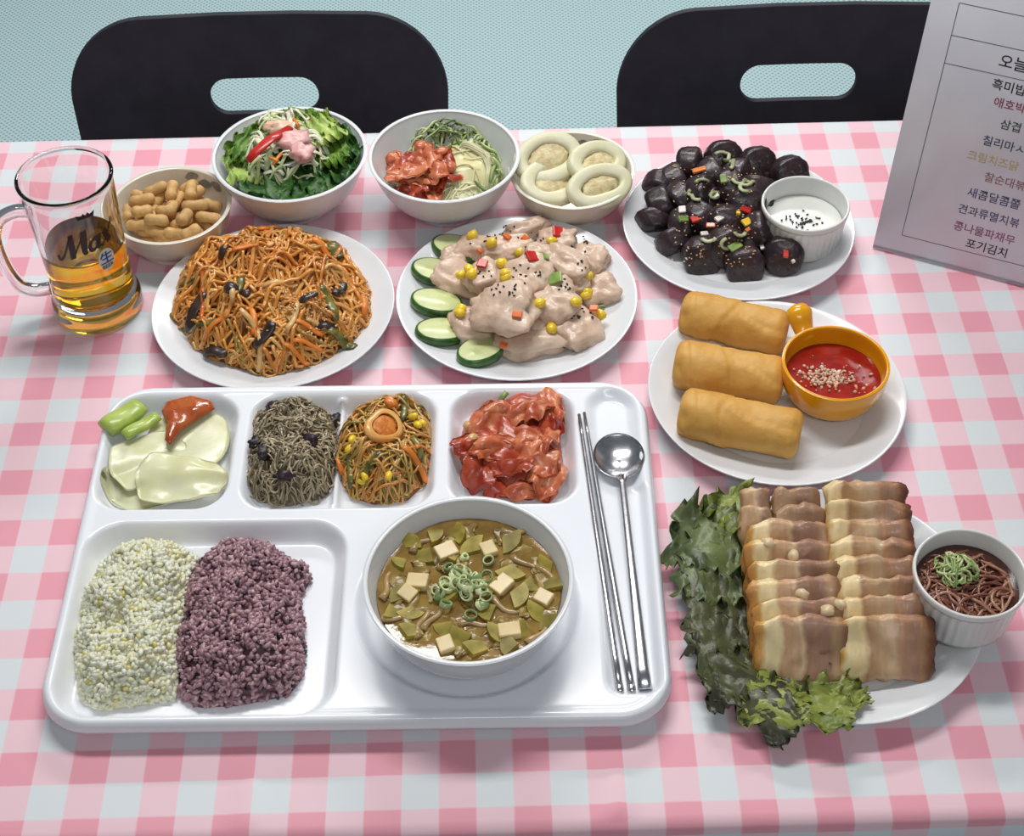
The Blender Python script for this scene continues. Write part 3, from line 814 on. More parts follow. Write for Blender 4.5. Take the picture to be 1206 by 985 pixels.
def frilly(L, Wd, seed, ruf=0.008, bend=0.5, nfr=7, th=0.0008, nu=30, nv=25, cup=0.2):
    """lettuce leaf: narrow at the stem, wide frilled margin"""
    def fn(A, B):
        s = (B - .5)*2; w = Wd/2*(0.18 + 0.82*np.sin(np.clip(A*0.98 + 0.02, 0, 1)**0.7*math.pi*0.62))
        edge = np.maximum(np.abs(s)**2, np.clip((A - .75)/.25, 0, 1)**1.2)
        x = A*L; y = s*w
        n1 = np.zeros_like(x); n2 = np.zeros_like(x)
        for i in np.ndindex(x.shape):
            n1[i] = noise.noise(Vector((x[i]*60 + seed, y[i]*60, seed*.7))); n2[i] = noise.noise(Vector((x[i]*150, y[i]*150 + seed, seed*2.7)))
        ph = A*nfr*2*math.pi + seed
        z = edge*ruf*(np.sin(ph + 3*s) + 0.8*np.sin(1.9*ph + 1 + 5*s)) + 0.45*ruf*n1*2 + 0.35*ruf*n2*edge*2
        y = y + edge*0.25*ruf*np.sin(2.3*ph) ; x = x + edge*0.4*ruf*(np.sin(s*9 + seed) + n2)
        z = z + cup*np.abs(y)**1.5*3 - bend*x**2/L + 0.0012*np.exp(-(s/0.06)**2)
        return np.stack([x, y, z], -1)
    return sheet(fn, nu, nv, th)
def put(name, vf, mat, loc, rot=(0, 0, 0), label=None, cat=None, group=None, smooth=True):
    return tag(mk(name, vf, mat, None, loc, rot, smooth), label, cat, group)
def poisson(n, R, dmin, tries=4000, sx=1.0):
    out = []
    for _ in range(tries):
        a = U(0, 6.283); r = R*math.sqrt(U(0, 1)); q = (r*math.cos(a), r*math.sin(a))
        if all((q[0]-o[0])**2 + (q[1]-o[1])**2 > dmin*dmin for o in out): out.append(q)
        if len(out) >= n: break
    return out

# ------------------------------------------------------------------ peanuts
m_nut = M('roasted_peanut', (196, 152, 92), (216, 176, 116), 90, rough=0.55, bump=0.25, bscale=500, rand=0.10, sss=0.1)
def peanut_vf(Ln, r, seed):
    n = 15; pts = []
    prof = []
    for k in range(n):
        t = k/(n-1); e = math.sqrt(max(0, 1 - (2*t - 1)**4)); prof.append((max(0, r*e*(1 - 0.16*math.exp(-((t-.5)/.16)**2))) if 0 < k < n-1 else 0, (t - .5)*Ln))
    v, f = lathe(prof, 14); v = v[:, [2, 0, 1]]
    v[:, 2] += 0.10*(v[:, 0]/Ln*2)**2*r*(1 if seed % 2 else -1)
    return v, f
nut_me = [mk('peanut', peanut_vf(l, r, k), m_nut).data for k, (l, r) in enumerate(((0.025, 0.0063), (0.022, 0.0066), (0.028, 0.0062)))]
for o in [o for o in COL.objects if o.name.startswith('peanut') and o.type == 'MESH' and o.data in nut_me]: bpy.data.objects.remove(o)
for z, R, dm, n in ((0.0145, 0.030, 0.0145, 11), (0.025, 0.038, 0.0145, 16), (0.036, 0.043, 0.0150, 20), (0.0455, 0.030, 0.0165, 9)):
    for x, y in poisson(n, R, dm):
        put('peanut', rnd.choice(nut_me), None, B_NUT + np.array([x, y, z + U(-.001, .001)]), (U(-.25, .25), U(-.35, .35), U(0, 3.14)),
            'roasted tan peanut heaped in the cream bowl', 'peanut', 'peanuts in the cream bowl')

# ------------------------------------------------------------------ salad
m_let = M('green_lettuce', (66, 112, 34), (122, 158, 58), 45, rough=0.42, bump=0.3, bscale=180, sss=0.15, rand=0.18)
m_let_l = M('pale_lettuce', (140, 172, 70), (190, 208, 120), 40, rough=0.4, bump=0.25, bscale=180, sss=0.2, rand=0.1)
m_let_d = M('dark_salad_leaf', (30, 74, 24), (62, 104, 40), 60, rough=0.42, bump=0.35, bscale=200, rand=0.2)
def leaf_at(base, tip, Wd, seed, mat, label, group, lift=0.0, ruf=0.007, bend=0.35, roll=0.0, name='lettuce_leaf', cat='lettuce', nfr=6, cup=.2):
    b = np.asarray(base); d = np.asarray(tip) - b; L = np.linalg.norm(d); x = d/L
    s = np.cross(np.array([0, 0, 1.0]), x); s /= np.linalg.norm(s); n = np.cross(x, s)
    R = Matrix((x, s, n)).transposed() @ Matrix.Rotation(roll, 3, 'X')
    return put(name, frilly(L, Wd, seed, ruf, bend, nfr, cup=cup), mat, b, R.to_euler(), label, cat, group)
gsal = 'leaves in the salad bowl'
def contain(o, c, R, Hh, foot, pad=.0022):
    """keep an object's vertices inside a bowl"""
    pr = bowl_prof(R, Hh, foot); inn = pr[len(pr)//2 + 1:]; zz = np.array([q[1] for q in inn])[::-1]; rr = np.array([q[0] for q in inn])[::-1]
    bpy.context.view_layer.update(); mw = o.matrix_world; inv = mw.inverted()
    for v in o.data.vertices:
        w = mw @ v.co; z = w.z - c[2]; r = math.hypot(w.x - c[0], w.y - c[1])
        if z < .010: z = .010; w.z = c[2] + z
        if z < Hh:
            rm = float(np.interp(z, zz, rr)) - pad
            if r > rm:
                k = rm/r; w.x = c[0] + (w.x - c[0])*k; w.y = c[1] + (w.y - c[1])*k
        v.co = inv @ w
    o.data.update()
LB = {0: (m_let, 'frilly mid green lettuce leaf in the salad bowl', ', mid green'), 1: (m_let_l, 'pale yellow green lettuce leaf in the salad bowl', ', pale'), 2: (m_let_d, 'dark green leaf round the salad bowl rim', ', dark')}
for i, (bx, by, tx, ty, w, k, z0, z1) in enumerate([
        (325, 195, 283, 155, 0.055, 0, .050, .078), (320, 205, 270, 192, 0.05, 1, .046, .068), (345, 180, 362, 128, 0.05, 1, .055, .080), (352, 178, 392, 140, 0.045, 1, .060, .085),
        (355, 190, 414, 158, 0.055, 2, .050, .072), (355, 195, 420, 186, 0.06, 2, .048, .068), (350, 200, 402, 212, 0.055, 2, .048, .066), (340, 200, 352, 230, 0.06, 2, .048, .064),
        (325, 200, 308, 224, 0.055, 2, .048, .064), (340, 190, 330, 142, 0.05, 0, .050, .076), (345, 185, 378, 130, 0.04, 0, .058, .082), (318, 190, 276, 170, 0.045, 0, .052, .072), (360, 190, 405, 172, .045, 0, .055, .074)]):
    mt, lab, gs = LB[k]
    o = leaf_at(P(bx, by, z0), P(tx, ty, z1), w, i*1.9 + 0.4, mt, lab, gsal + gs, bend=0.18, ruf=0.0055); contain(o, B_SAL, R_SAL, .064, .036)
mdS = Mound([(283, 200), (288, 168), (318, 148), (360, 143), (388, 162), (393, 198), (370, 218), (330, 222), (298, 216)], 0.050, 0.026, 0.03, amp=0.25, seed=3)
m_cab = M('shredded_cabbage', (220, 226, 186), island=[(0, (238, 238, 218)), (0.45, (226, 230, 196)), (0.75, (206, 218, 156)), (0.93, (236, 214, 196)), (1.0, (222, 190, 180))], rough=0.35, sss=0.2)
o = stuff('shredded_cabbage', join([strands(mdS, 70, 10, 0.0046, (0.0012, 0.0024), 0.22, (-0.004, 0.005), 5, 0.5), strands(mdS, 34, 7, .0042, (.0030, .0046), .3, (-.002, .005), 6, .25)]), m_cab, (mdS.c[0], mdS.c[1], mdS.zb), 'pale shredded cabbage heaped in the salad bowl', 'cabbage')
contain(o, B_SAL, R_SAL, .064, .036)
m_red = M('red_pepper', (190, 36, 28), (208, 56, 42), 60, rough=0.3, coat=0.2, rand=0.08)
m_org = M('carrot', (214, 116, 38), (226, 136, 54), 70, rough=0.35, rand=0.08)
m_pink = M('pink_dressing', (222, 164, 160), (234, 186, 180), 80, rough=0.3, sss=0.3, bump=0.3, bscale=200)
q = [P(292, 190, .082), P(300, 180, .087), P(318, 164, .092), P(342, 150, .090)]
put('red_pepper_strip', (lambda vf: (vf[0] - q[0], vf[1]))(tube(np.array(q), [0.0045, 0.0060, 0.0062, 0.0045], 10, 0.35)), m_red, q[0], label='long red pepper strip on top of the green salad', cat='pepper')
for k, (px, py, dz, dm, lab) in enumerate(((345, 165, .084, (.017, .013, .008), 'large pink creamy dressing dollop on top of the salad'), (356, 180, .082, (.012, .011, .007), 'smaller pink dressing dollop beside the large pink one'))):
    put('dressing_dollop', blob(dm, 4 + k, 3, 2.6, 0.45, 1.8, 0.3, 4), m_pink, P(px, py, dz), (0, 0, k), lab, 'dressing')
put('dressing_dollop', blob((0.014, 0.009, 0.006), 9, 3, 2.2, 0.4, 1.6, 0.25, 4), M('peach_dressing', (236, 196, 168), (240, 208, 184), 80, rough=.3, sss=.3), P(328, 150, .082), label='peach dressing dollop behind the red pepper strip', cat='dressing')
for a, b in (((322, 194), (331, 181)), ((318, 186), (327, 190)), ((352, 150), (346, 140))):
    A = P(*a, .082); B = P(*b, .084); put('carrot_strip', (lambda vf: (vf[0] - A, vf[1]))(tube(np.array([A, (A+B)/2 + [0, 0, .001], B]), 0.0020, 6, .6)), m_org, A, label='small orange carrot strip on the green salad', cat='carrot', group='carrot strips on the salad')

# ------------------------------------------------------------------ kimchi and noodle bowl
m_kim = M('red_kimchi', (182, 84, 52), (214, 132, 90), 70, rough=0.3, bump=0.25, bscale=260, sss=0.15, coat=0.25, rand=0.12)
m_kim_d = M('deep_red_kimchi', (148, 44, 28), (188, 82, 50), 80, rough=0.3, bump=0.25, bscale=260, sss=0.1, coat=0.25, rand=0.12)
m_creamn = M('pale_noodle', (222, 214, 164), island=[(0, (230, 224, 184)), (0.6, (220, 212, 160)), (1, (234, 228, 198))], rough=0.3, sss=0.25)
mdN = Mound([(505, 236), (515, 205), (522, 180), (545, 166), (572, 178), (592, 205), (584, 225), (552, 238)], 0.030, 0.025, 0.026, seed=5, amp=.08)
parts = []
arc = np.array([P(a, b, .05)[:2] for a, b in ((540, 172), (566, 178), (580, 196), (574, 214), (552, 226), (520, 232))])
tt = np.linspace(0, 5, 22); ax_ = np.interp(tt, range(6), arc[:, 0]); ay_ = np.interp(tt, range(6), arc[:, 1])
for _ in range(3):
    ax_[1:-1] = (ax_[:-2] + ax_[1:-1]*2 + ax_[2:])/4; ay_[1:-1] = (ay_[:-2] + ay_[1:-1]*2 + ay_[2:])/4
nx_ = -np.gradient(ay_); ny_ = np.gradient(ax_); ln_ = np.hypot(nx_, ny_); nx_ /= ln_; ny_ /= ln_
for k in range(210):      # combed bundle of thin noodles
    w = U(-.004, .019); ph = U(0, 6); fan = np.linspace(.7, 1.15, 22)
    x = ax_ + nx_*w*fan + .0006*np.sin(tt*2 + ph); y = ay_ + ny_*w*fan + .0006*np.cos(tt*2 + ph)
    z = mdN.z(x, y) + U(-.0035, .002) - .012*np.clip((tt - 4.4)/.6, 0, 1)**2 - .010*np.clip((.5 - tt)/.5, 0, 1)**2
    parts.append(tube(np.column_stack([x, y, z]), .0011, 5))
vb = strands(mdN, 60, 14, 0.0042, (0.0010, 0.0013), 0.18, (-0.010, -0.003)); parts.append(vb)
parts.append(mdN.core('x', None, drop=.0045, raw=True))
mdF = Mound(disk_poly(B_KIM, .052), .024, .020, .035, px=False, seed=18, amp=.1); parts.append(mdF.core('x', None, raw=True)); parts.append(strands(mdF, 120, 14, .0042, (.0010, .0014), .25, (-.001, .003)))
o = stuff('pale_noodles', join(parts), m_creamn, (mdN.c[0], mdN.c[1], mdN.zb), 'combed bundle of pale thin noodles in the kimchi bowl', 'noodles'); contain(o, B_KIM, R_KIM, .064, .036)
mdG = Mound([(480, 190), (490, 162), (525, 150), (562, 160), (588, 190), (594, 226), (578, 226), (566, 190), (520, 178)], 0.040, 0.014, 0.012, seed=15, amp=.2)
m_cuke_s = M('cucumber_shreds', (150, 176, 96), island=[(0, (66, 92, 46)), (0.3, (150, 172, 96)), (0.7, (200, 210, 156)), (1, (120, 144, 70))], rough=0.35)
o = stuff('cucumber_shreds', strands(mdG, 80, 8, 0.0042, (0.0012, 0.0020), 0.12, (-0.006, 0.005), 4, .7), m_cuke_s, (mdG.c[0], mdG.c[1], mdG.zb), 'green cucumber shreds behind the kimchi in the noodle bowl', 'cucumber'); contain(o, B_KIM, R_KIM, .064, .036)
kim_me = []
for k in range(6):
    o = mk('kimchi_piece', crumple(U(.030, .042), U(.020, .030), k*2.3 + 1, 0.0050, 2.4, 0.0018, U(.2, .5)), m_kim if k % 3 else m_kim_d); kim_me.append(o.data); bpy.data.objects.remove(o)
for a, b, z in ((472, 205, .044), (480, 188, .048), (500, 180, .052), (520, 188, .054), (490, 215, .050), (512, 222, .046), (500, 200, .058), (482, 220, .042), (524, 208, .052), (488, 198, .060), (512, 200, .062), (470, 194, .046), (500, 226, .044), (478, 208, .054), (505, 190, .060), (492, 228, .040)):
    put('kimchi_piece', rnd.choice(kim_me), None, P(a, b, z), (U(-.5, .5), U(-.5, .5), U(0, 6.3)), 'chopped red kimchi piece in the white noodle bowl', 'kimchi', 'kimchi pieces in the noodle bowl')
for a, b, z in ((465, 185, .045), (530, 196, .058), (520, 178, .058), (494, 172, .056)):
    put('chopped_kimchi_bit', blob((.008, .006, .004), a, 2, 2.4, .4), m_kim, P(a, b, z), (0, 0, U(0, 3)), 'small red kimchi bit at the edge of the noodle bowl heap', 'kimchi', 'small kimchi bits in the noodle bowl')

# ------------------------------------------------------------------ stuffed white ring slices
m_ring = M('pale_ring_flesh', (228, 225, 198), (220, 216, 180), 40, rough=0.38, sss=0.3, bump=0.12, bscale=240, rand=0.03)
m_fill = M('beige_filling', (204, 184, 134), (226, 212, 168), 160, rough=0.5, bump=0.5, bscale=400)
def ring_slice(px, py, z, rx, ry, rot, lab):
    t = thing('ring_slice', lab, 'food', P(px, py, z), rot, 'white ring slices in the cream bowl')
    def torus(A, B):
        a = A*2*np.pi; b = B*2*np.pi; w = 0.0072 + 0.0006*np.sin(3*a); h = 0.0062
        cs = np.sign(np.cos(b))*np.abs(np.cos(b))**0.55; sn = np.sign(np.sin(b))*np.abs(np.sin(b))**0.6
        R1 = 1 + 0.03*np.sin(2*a + px) + 0.02*np.sin(3*a)
        return np.stack([(rx - w)*R1*np.cos(a) + w*cs*np.cos(a), (ry - w)*R1*np.sin(a) + w*cs*np.sin(a), h*sn], -1)
    nu, nv = 44, 14; A, B = np.meshgrid(np.linspace(0, 1, nu, endpoint=False), np.linspace(0, 1, nv, endpoint=False), indexing='ij')
    X = torus(A, B).reshape(-1, 3)
    f = [(i*nv + j, ((i+1) % nu)*nv + j, ((i+1) % nu)*nv + (j+1) % nv, i*nv + (j+1) % nv) for i in range(nu) for j in range(nv)]
    mk('ring', (X, f), m_ring, t)
    v, ff = blob((rx - 0.0120, ry - 0.0115, 0.0050), px, 3, 2.0, 0.2, 2.0, 0.35, 6); mk('filling', (v, ff), m_fill, t)
ring_slice(645, 187, .054, .037, .0275, (0.45, -0.12, 0.42), 'white ring slice lying topmost, leaning on the bowl wall')
ring_slice(652, 214, .042, .038, .027, (0.35, 0.10, 0.55), 'white ring slice half hidden under the topmost one')
ring_slice(703, 192, .049, .034, .024, (0.45, 0.15, 0.5), 'white ring slice upright between two other ring slices')
ring_slice(706, 220, .048, .035, .024, (0.50, 0.0, 0.45), 'thick white ring slice near the rim facing the chicken plate')

# ------------------------------------------------------------------ orange noodles
mdO = Mound([(204, 372), (214, 330), (245, 298), (300, 285), (360, 286), (410, 305), (435, 345), (437, 378), (418, 405), (385, 425), (345, 440), (315, 446), (270, 432), (228, 412)], 0.0075, 0.040, 0.058, seed=2, amp=0.2, pw=.75)
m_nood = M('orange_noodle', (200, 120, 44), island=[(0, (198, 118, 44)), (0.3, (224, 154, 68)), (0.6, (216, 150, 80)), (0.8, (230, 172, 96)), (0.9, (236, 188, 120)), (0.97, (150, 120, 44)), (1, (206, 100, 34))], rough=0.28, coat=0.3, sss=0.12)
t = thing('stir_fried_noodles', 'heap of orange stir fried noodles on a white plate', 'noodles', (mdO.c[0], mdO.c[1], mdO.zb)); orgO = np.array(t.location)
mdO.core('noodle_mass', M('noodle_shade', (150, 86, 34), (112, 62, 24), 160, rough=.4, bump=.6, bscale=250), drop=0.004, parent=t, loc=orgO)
vf = join([strands(mdO, 250, 26, 0.0040, (0.0012, 0.0018), 0.34, (-0.003, 0.006), 6, 0.85, False, 0.0012), strands(mdO, 110, 16, 0.0044, (0.0012, 0.0024), 0.22, (0.001, 0.009), 6, 0.7, False, 0.0018)])
o = mk('noodle_strands', (vf[0] - orgO, vf[1]), m_nood, t); o['kind'] = 'stuff'
m_zuc = M('cooked_zucchini', (66, 66, 30), (124, 116, 50), 90, rough=0.3, coat=0.3, rand=0.2)
m_mush = M('dark_mushroom', (42, 30, 28), (64, 46, 38), 70, rough=0.35, coat=0.3, rand=0.2)
m_onion = M('fried_onion', (206, 160, 96), (220, 182, 124), 90, rough=0.3, coat=0.3, sss=.2)
def strip_on(md, name, px, py, L, w, hd, mat, lift, label, cat, group, flat=0.4, curl=0.12, n=8):
    q = P(px, py, 0.03)[:2]; 
    for _ in range(3): q = P(px, py, float(md.z(np.array([q[0]]), np.array([q[1]]))[0]) - TZ)[:2]
    st = L/(n-1); k = U(-curl, curl); h = hd; pts = []; p = q - st*(n-1)/2*np.array([math.cos(hd), math.sin(hd)])
    for i in range(n): pts.append(p.copy()); h += k; p = p + st*np.array([math.cos(h), math.sin(h)])
    pts = np.array(pts); pts = np.column_stack([pts, md.z(pts[:, 0], pts[:, 1]) + lift + 0.0015*np.sin(np.arange(n)*0.9)])
    pts[:, 2] = np.maximum(pts[:, 2], md.zb + w*flat)
    o = pts[0].copy(); vf = tube(pts - o, w*np.array([.7] + [1]*(n-2) + [.7]), 8, flat)
    return tag(mk(name, vf, mat, None, o), label, cat, group)
for px, py, hd, mt, w, L in ((398, 302, -.8, m_zuc, .0065, .022), (280, 345, .6, m_mush, .007, .022), (285, 338, 1.4, m_zuc, .004, .03), (228, 372, 1.3, m_mush, .006, .03), (258, 420, .1, m_mush, .008, .026), (240, 410, -.7, m_zuc, .004, .032),
                           (400, 350, 1.2, m_mush, .006, .024), (392, 365, 1.8, m_zuc, .0045, .034), (405, 408, .2, m_zuc, .006, .028), (222, 336, .1, m_zuc, .004, .02), (268, 310, .9, m_mush, .004, .016), (365, 355, .5, m_mush, .004, .02),
                           (318, 428, .3, m_mush, .006, .024), (208, 376, 1.9, m_zuc, .0035, .024), (388, 405, .4, m_mush, .005, .02)):
    strip_on(mdO, 'zucchini_strip' if mt is m_zuc else 'mushroom_piece', px, py, L, w, hd, mt, 0.007, 'cooked green zucchini strip among the orange noodles' if mt is m_zuc else 'dark mushroom piece among the orange noodles',
             'zucchini' if mt is m_zuc else 'mushroom', 'zucchini strips in the noodles' if mt is m_zuc else 'mushroom pieces in the noodles')
for px, py, hd in ((305, 382, -1.0), (322, 276, .1), (365, 424, .3), (258, 400, .4), (385, 300, -.3), (352, 432, -.2), (432, 368, 1.4), (368, 412, 0), (290, 300, .5)):
    strip_on(mdO, 'carrot_strip', px, py, U(.022, .034), .0030, hd, m_org, 0.008, 'orange carrot strip among the orange noodles', 'carrot', 'carrot strips in the noodles', .5)
for px, py, hd in ((278, 345, 1.5), (312, 412, -1.2), (300, 385, -.6), (350, 380, 1.0), (375, 388, .2), (330, 340, .2)):
    strip_on(mdO, 'onion_strip', px, py, U(.02, .036), .0028, hd, m_onion, 0.008, 'translucent fried onion strip among the orange noodles', 'onion', 'onion strips in the noodles', .6)
m_seed = M('sesame_seed', (214, 178, 122), island=[(0, (196, 140, 84)), (1, (232, 208, 160))], rough=0.5)
mdq = Mound([(330, 330), (355, 345), (385, 360), (380, 385), (345, 380), (325, 360)], 0.05, 0.0005, 0.01, seed=2)
qq = mdq.rand(110); zz = mdO.z(qq[:, 0], qq[:, 1])
vf = join([xf(ico(1), (x, y, z + U(.006, .0095)), (U(-.5, .5), U(-.5, .5), U(0, 3)), (.0017, .0011, .0007)) for (x, y), z in zip(qq, zz)])
stuff('sesame_seeds', vf, m_seed, (mdq.c[0], mdq.c[1], TZ + .05), 'toasted sesame seeds scattered over the orange noodles', 'sesame')

# ------------------------------------------------------------------ chicken plate
m_chk = M('poached_chicken', (206, 176, 152), (224, 198, 176), 50, rough=0.38, bump=0.45, bscale=160, sss=0.25, coat=0.2, rand=0.05)
CK = [(430, 200, 190, 90, .020, -.2), (555, 200, 210, 90, .030, .1), (640, 115, 200, 70, .018, .2), (775, 165, 170, 100, .024, -.3), (650, 325, 190, 150, .044, -.2), (820, 275, 220, 110, .036, -.6), (925, 250, 150, 110, .018, -.7),
      (345, 340, 150, 180, .018, 1.2), (455, 330, 160, 110, .036, .5), (540, 475, 270, 170, .042, -.25), (405, 545, 180, 130, .017, .2), (765, 445, 210, 150, .034, .5), (960, 390, 160, 110, .016, .2), (870, 560, 200, 150, .018, .5), (640, 610, 290, 120, .016, .05),
      (700, 240, 150, 100, .038, .3), (860, 350, 120, 100, .024, .1), (560, 330, 130, 120, .036, .2), (690, 520, 160, 120, .020, -.4), (320, 240, 120, 80, .016, 0.1)]
CKL = {9: 'largest chicken chunk, topped with a cluster of black sesame', 4: 'tall chicken chunk behind the largest one, beside two red peppers', 14: 'long flat chicken chunk at the foot of the pile by the tray', 13: 'chicken chunk by the plate rim facing the spring rolls plate',
       12: 'chicken chunk with corn beside it on the blood sausage side', 10: 'chicken chunk lying against the last cucumber slices', 7: 'chicken chunk leaning over the middle cucumber slices, corn on it', 2: 'thin chicken piece at the back of the pile by the ring bowl',
       3: 'back chicken chunk carrying a dark red pepper piece', 0: 'chicken chunk touching the first cucumber slice', 6: 'pale chicken chunk at the pile edge nearest the sausage plate', 11: 'chicken chunk with a green pepper bit beside the largest chunk', 5: 'long slanting chicken chunk above the green pepper bit'}
for i, (cx, cy, w, h, z, a) in enumerate(CK):
    k = 1/3.77*0.00083*0.5; dims = (w*k*1.02, h*k*1.28, min(0.012, 0.0075 + h*0.00003))
    put('chicken_chunk', blob(dims, i*1.3, 4, 3.2, 0.34, 1.5, 0.16, 4.5), m_chk, P(450 + cx/3.77, 240 + cy/3.77, z), (U(.0, .35), U(-.25, .25), a), CKL.get(i, 'glazed pale chicken chunk in the pile on the cucumber plate'), 'chicken', None if i in CKL else 'chicken chunks on the plate')
m_skin = M('cucumber_skin', (44, 82, 30), (66, 108, 42), 120, rough=0.3, coat=0.3, rand=.1)
m_flesh = M('cucumber_flesh', (198, 208, 142), (216, 222, 168), 70, rough=0.3, sss=0.25, coat=0.2)
for ci, (px, py, rz, ty) in enumerate(((537, 293, 2.8, .2), (514, 321, 2.9, .3), (514, 357, 3.0, .3), (520, 391, 3.3, .3), (566, 414, 3.9, .25))):
    t = thing('cucumber_slice', 'cucumber slice tucked under the chicken, %s' % ('at the kimchi bowl end of the row', 'second from the kimchi bowl end', 'middle one of the row of five', 'second from the tray end', 'at the tray end of the row')[ci], 'cucumber', P(px, py, .0165), (0.12, -ty*.5, rz), 'cucumber slices under the chicken')
    r = .0205; th = .0045; E = lambda vf: xf(vf, sc=(1.25, .92, 1))
    mk('flesh', E(lathe([(0, th), (r*.86, th*1.02), (r*.90, th*.9), (r*.90, -th*.9), (r*.86, -th), (0, -th)], 32)), m_flesh, t)
    mk('skin', E(lathe([(r*.895, th*.98), (r*.97, th*.85), (r, 0), (r*.97, -th*.85), (r*.895, -th*.98), (r*.895, th*.98)], 32)), m_skin, t)
m_corn = M('corn_kernel', (236, 196, 36), (242, 210, 70), 90, rough=0.25, coat=0.3, sss=.15, rand=.08)
def top_hit(px, py, zg, names):
    """height of the food surface under a pixel"""
    d = _fw*F_PX + _rt*(px - W/2) - _up*(py - H/2); dv = Vector(d).normalized(); best = None
    for o in names:
        inv = o.matrix_basis.inverted(); a = inv @ Vector(CAM); b = (inv.to_3x3() @ dv).normalized()
        ok, hit, nn, _ = o.ray_cast(a, b)
        if ok:
            w_ = o.matrix_basis @ hit; dd = (w_ - Vector(CAM)).length
            if best is None or dd < best[0]: best = (dd, np.array(w_))
    return P(px, py, zg) if best is None else best[1]
chk = [o for o in COL.objects if o.name.startswith('chicken_chunk')]
corn_v = blob((.0060, .0050, .0042), 3, 2, 2.6, .2, 1.5)
o = mk('corn_kernel', corn_v, m_corn); corn_me = o.data; bpy.data.objects.remove(o)
for cx, cy in ((400, 145), (350, 322), (388, 300), (545, 315), (548, 335), (610, 222), (753, 172), (700, 448), (912, 328), (860, 442), (912, 395), (905, 412), (753, 560), (970, 500), (345, 490), (350, 478), (485, 180), (398, 318), (530, 270)):
    q = top_hit(450 + cx/3.77, 240 + cy/3.77, .03, chk)
    put('corn_kernel', corn_me, None, q + [0, 0, .002], (U(-.6, .6), U(-.6, .6), U(0, 3)), 'yellow corn kernel scattered on the chicken', 'corn', 'corn kernels on the chicken')
m_dice_o = M('orange_pepper', (226, 104, 40), (234, 128, 56), 80, rough=.3, coat=.3, rand=.1); m_dice_g = M('green_pepper', (112, 140, 66), (140, 164, 88), 80, rough=.3, coat=.3, rand=.15)
for cx, cy, mt, s in ((445, 270, m_red, 1.2), (665, 238, m_red, 1.4), (780, 128, m_red, 1.3), (600, 497, m_dice_o, 1.0), (540, 630, m_dice_o, .8), (555, 150, m_dice_o, .8), (635, 158, m_dice_o, .8), (720, 238, m_dice_g, 1.2), (770, 335, m_dice_g, 1.6), (940, 468, m_dice_o, .9), (970, 455, m_dice_g, .8), (440, 215, m_dice_o, .9)):
    q = top_hit(450 + cx/3.77, 240 + cy/3.77, .03, chk)
    nm = {m_red: 'red', m_dice_o: 'orange', m_dice_g: 'green'}[mt]
    put('pepper_dice', xf(box(.009, .008, .003, .0008), sc=(s, s, 1)), mt, q + [0, 0, .0012], (U(-.4, .4), U(-.4, .4), U(0, 3)), nm + ' pepper dice lying on the chicken chunks', 'pepper', nm + ' pepper dice on the chicken', smooth=False)
bs = []
for k in range(90):
    cx, cy = rnd.choice([(500, 390), (560, 400), (430, 180), (470, 150), (470, 310), (600, 280), (700, 150), (820, 370), (850, 490), (860, 290), (900, 510), (690, 300), (590, 370), (560, 130), (880, 180), (640, 210)])
    bs.append(top_hit(450 + (cx + rnd.gauss(0, 24))/3.77, 240 + (cy + rnd.gauss(0, 18))/3.77, .02, chk))
m_bs = M('black_sesame', (26, 22, 24), rough=.35)
vf = join([xf(ico(1), q + np.array([0, 0, .0006]), (U(-.4, .4), U(-.4, .4), U(0, 3)), (.0016, .0010, .0007)) for q in bs])
stuff('black_sesame', vf, m_bs, P(608, 345, .03), 'black sesame seeds sprinkled over the chicken chunks', 'sesame')

# ------------------------------------------------------------------ blood sausage
m_saus = M('sausage_skin', (36, 25, 31), (60, 42, 46), 60, rough=0.36, coat=0.15, bump=0.55, bscale=140, rand=0.15)
m_cut = M('sausage_cut_face', (40, 28, 30), (104, 80, 68), 300, rough=0.45, bump=0.9, bscale=420, detail=5, lo=.45, hi=.72)
SG = [(530, 150, .024, 1, .4), (690, 180, .022, 1, .5), (845, 225, .022, 1, .6), (375, 185, .020, 0, .4), (300, 262, .018, 0, 1.0), (235, 290, .014, 0, 1.9), (235, 375, .022, 0, .8), (205, 445, .013, 0, 2.2), (300, 540, .014, 0, 2.6),
      (430, 610, .018, 2, .2), (630, 650, .016, 2, .1), (815, 605, .020, 1, .1), (700, 495, .030, 0, .6), (640, 375, .036, 1, .3), (540, 460, .034, 1, .2), (420, 440, .030, 0, 1.5), (560, 290, .036, 0, .9), (690, 300, .030, 0, 2.0), (430, 320, .034, 0, .3), (540, 560, .026, 2, .7), (350, 470, .024, 0, .4), (480, 230, .022, 0, 1.1), (600, 240, .020, 0, .2), (330, 350, .026, 0, 1.4), (750, 400, .016, 0, .3), (620, 560, .018, 0, 1.2), (480, 380, .022, 0, .2)]
def saus_vf(R, L):
    b = .005
    prof = [(0, -L/2)] + [(R*(0.80 + .2*math.sin(a)), -L/2 + b*(1 - math.cos(a))) for a in (0.2, .8, 1.57)] + [(R, -L/4), (R*1.02, 0), (R, L/4)] + [(R*(0.80 + .2*math.sin(a)), L/2 - b*(1 - math.cos(a))) for a in (1.57, .8, .2)] + [(0, L/2)]
    v, f = lathe(prof, 24)
    return np.array([q*np.array([1 + .16*nz(q, 70, R*9e3) + .05*nz(q, 220, 3)]*2 + [1]) for q in v]), f
sa_me = mk('sausage_piece', saus_vf(.0196, .024), m_saus); sm1 = sa_me.data; bpy.data.objects.remove(sa_me)
cut = []
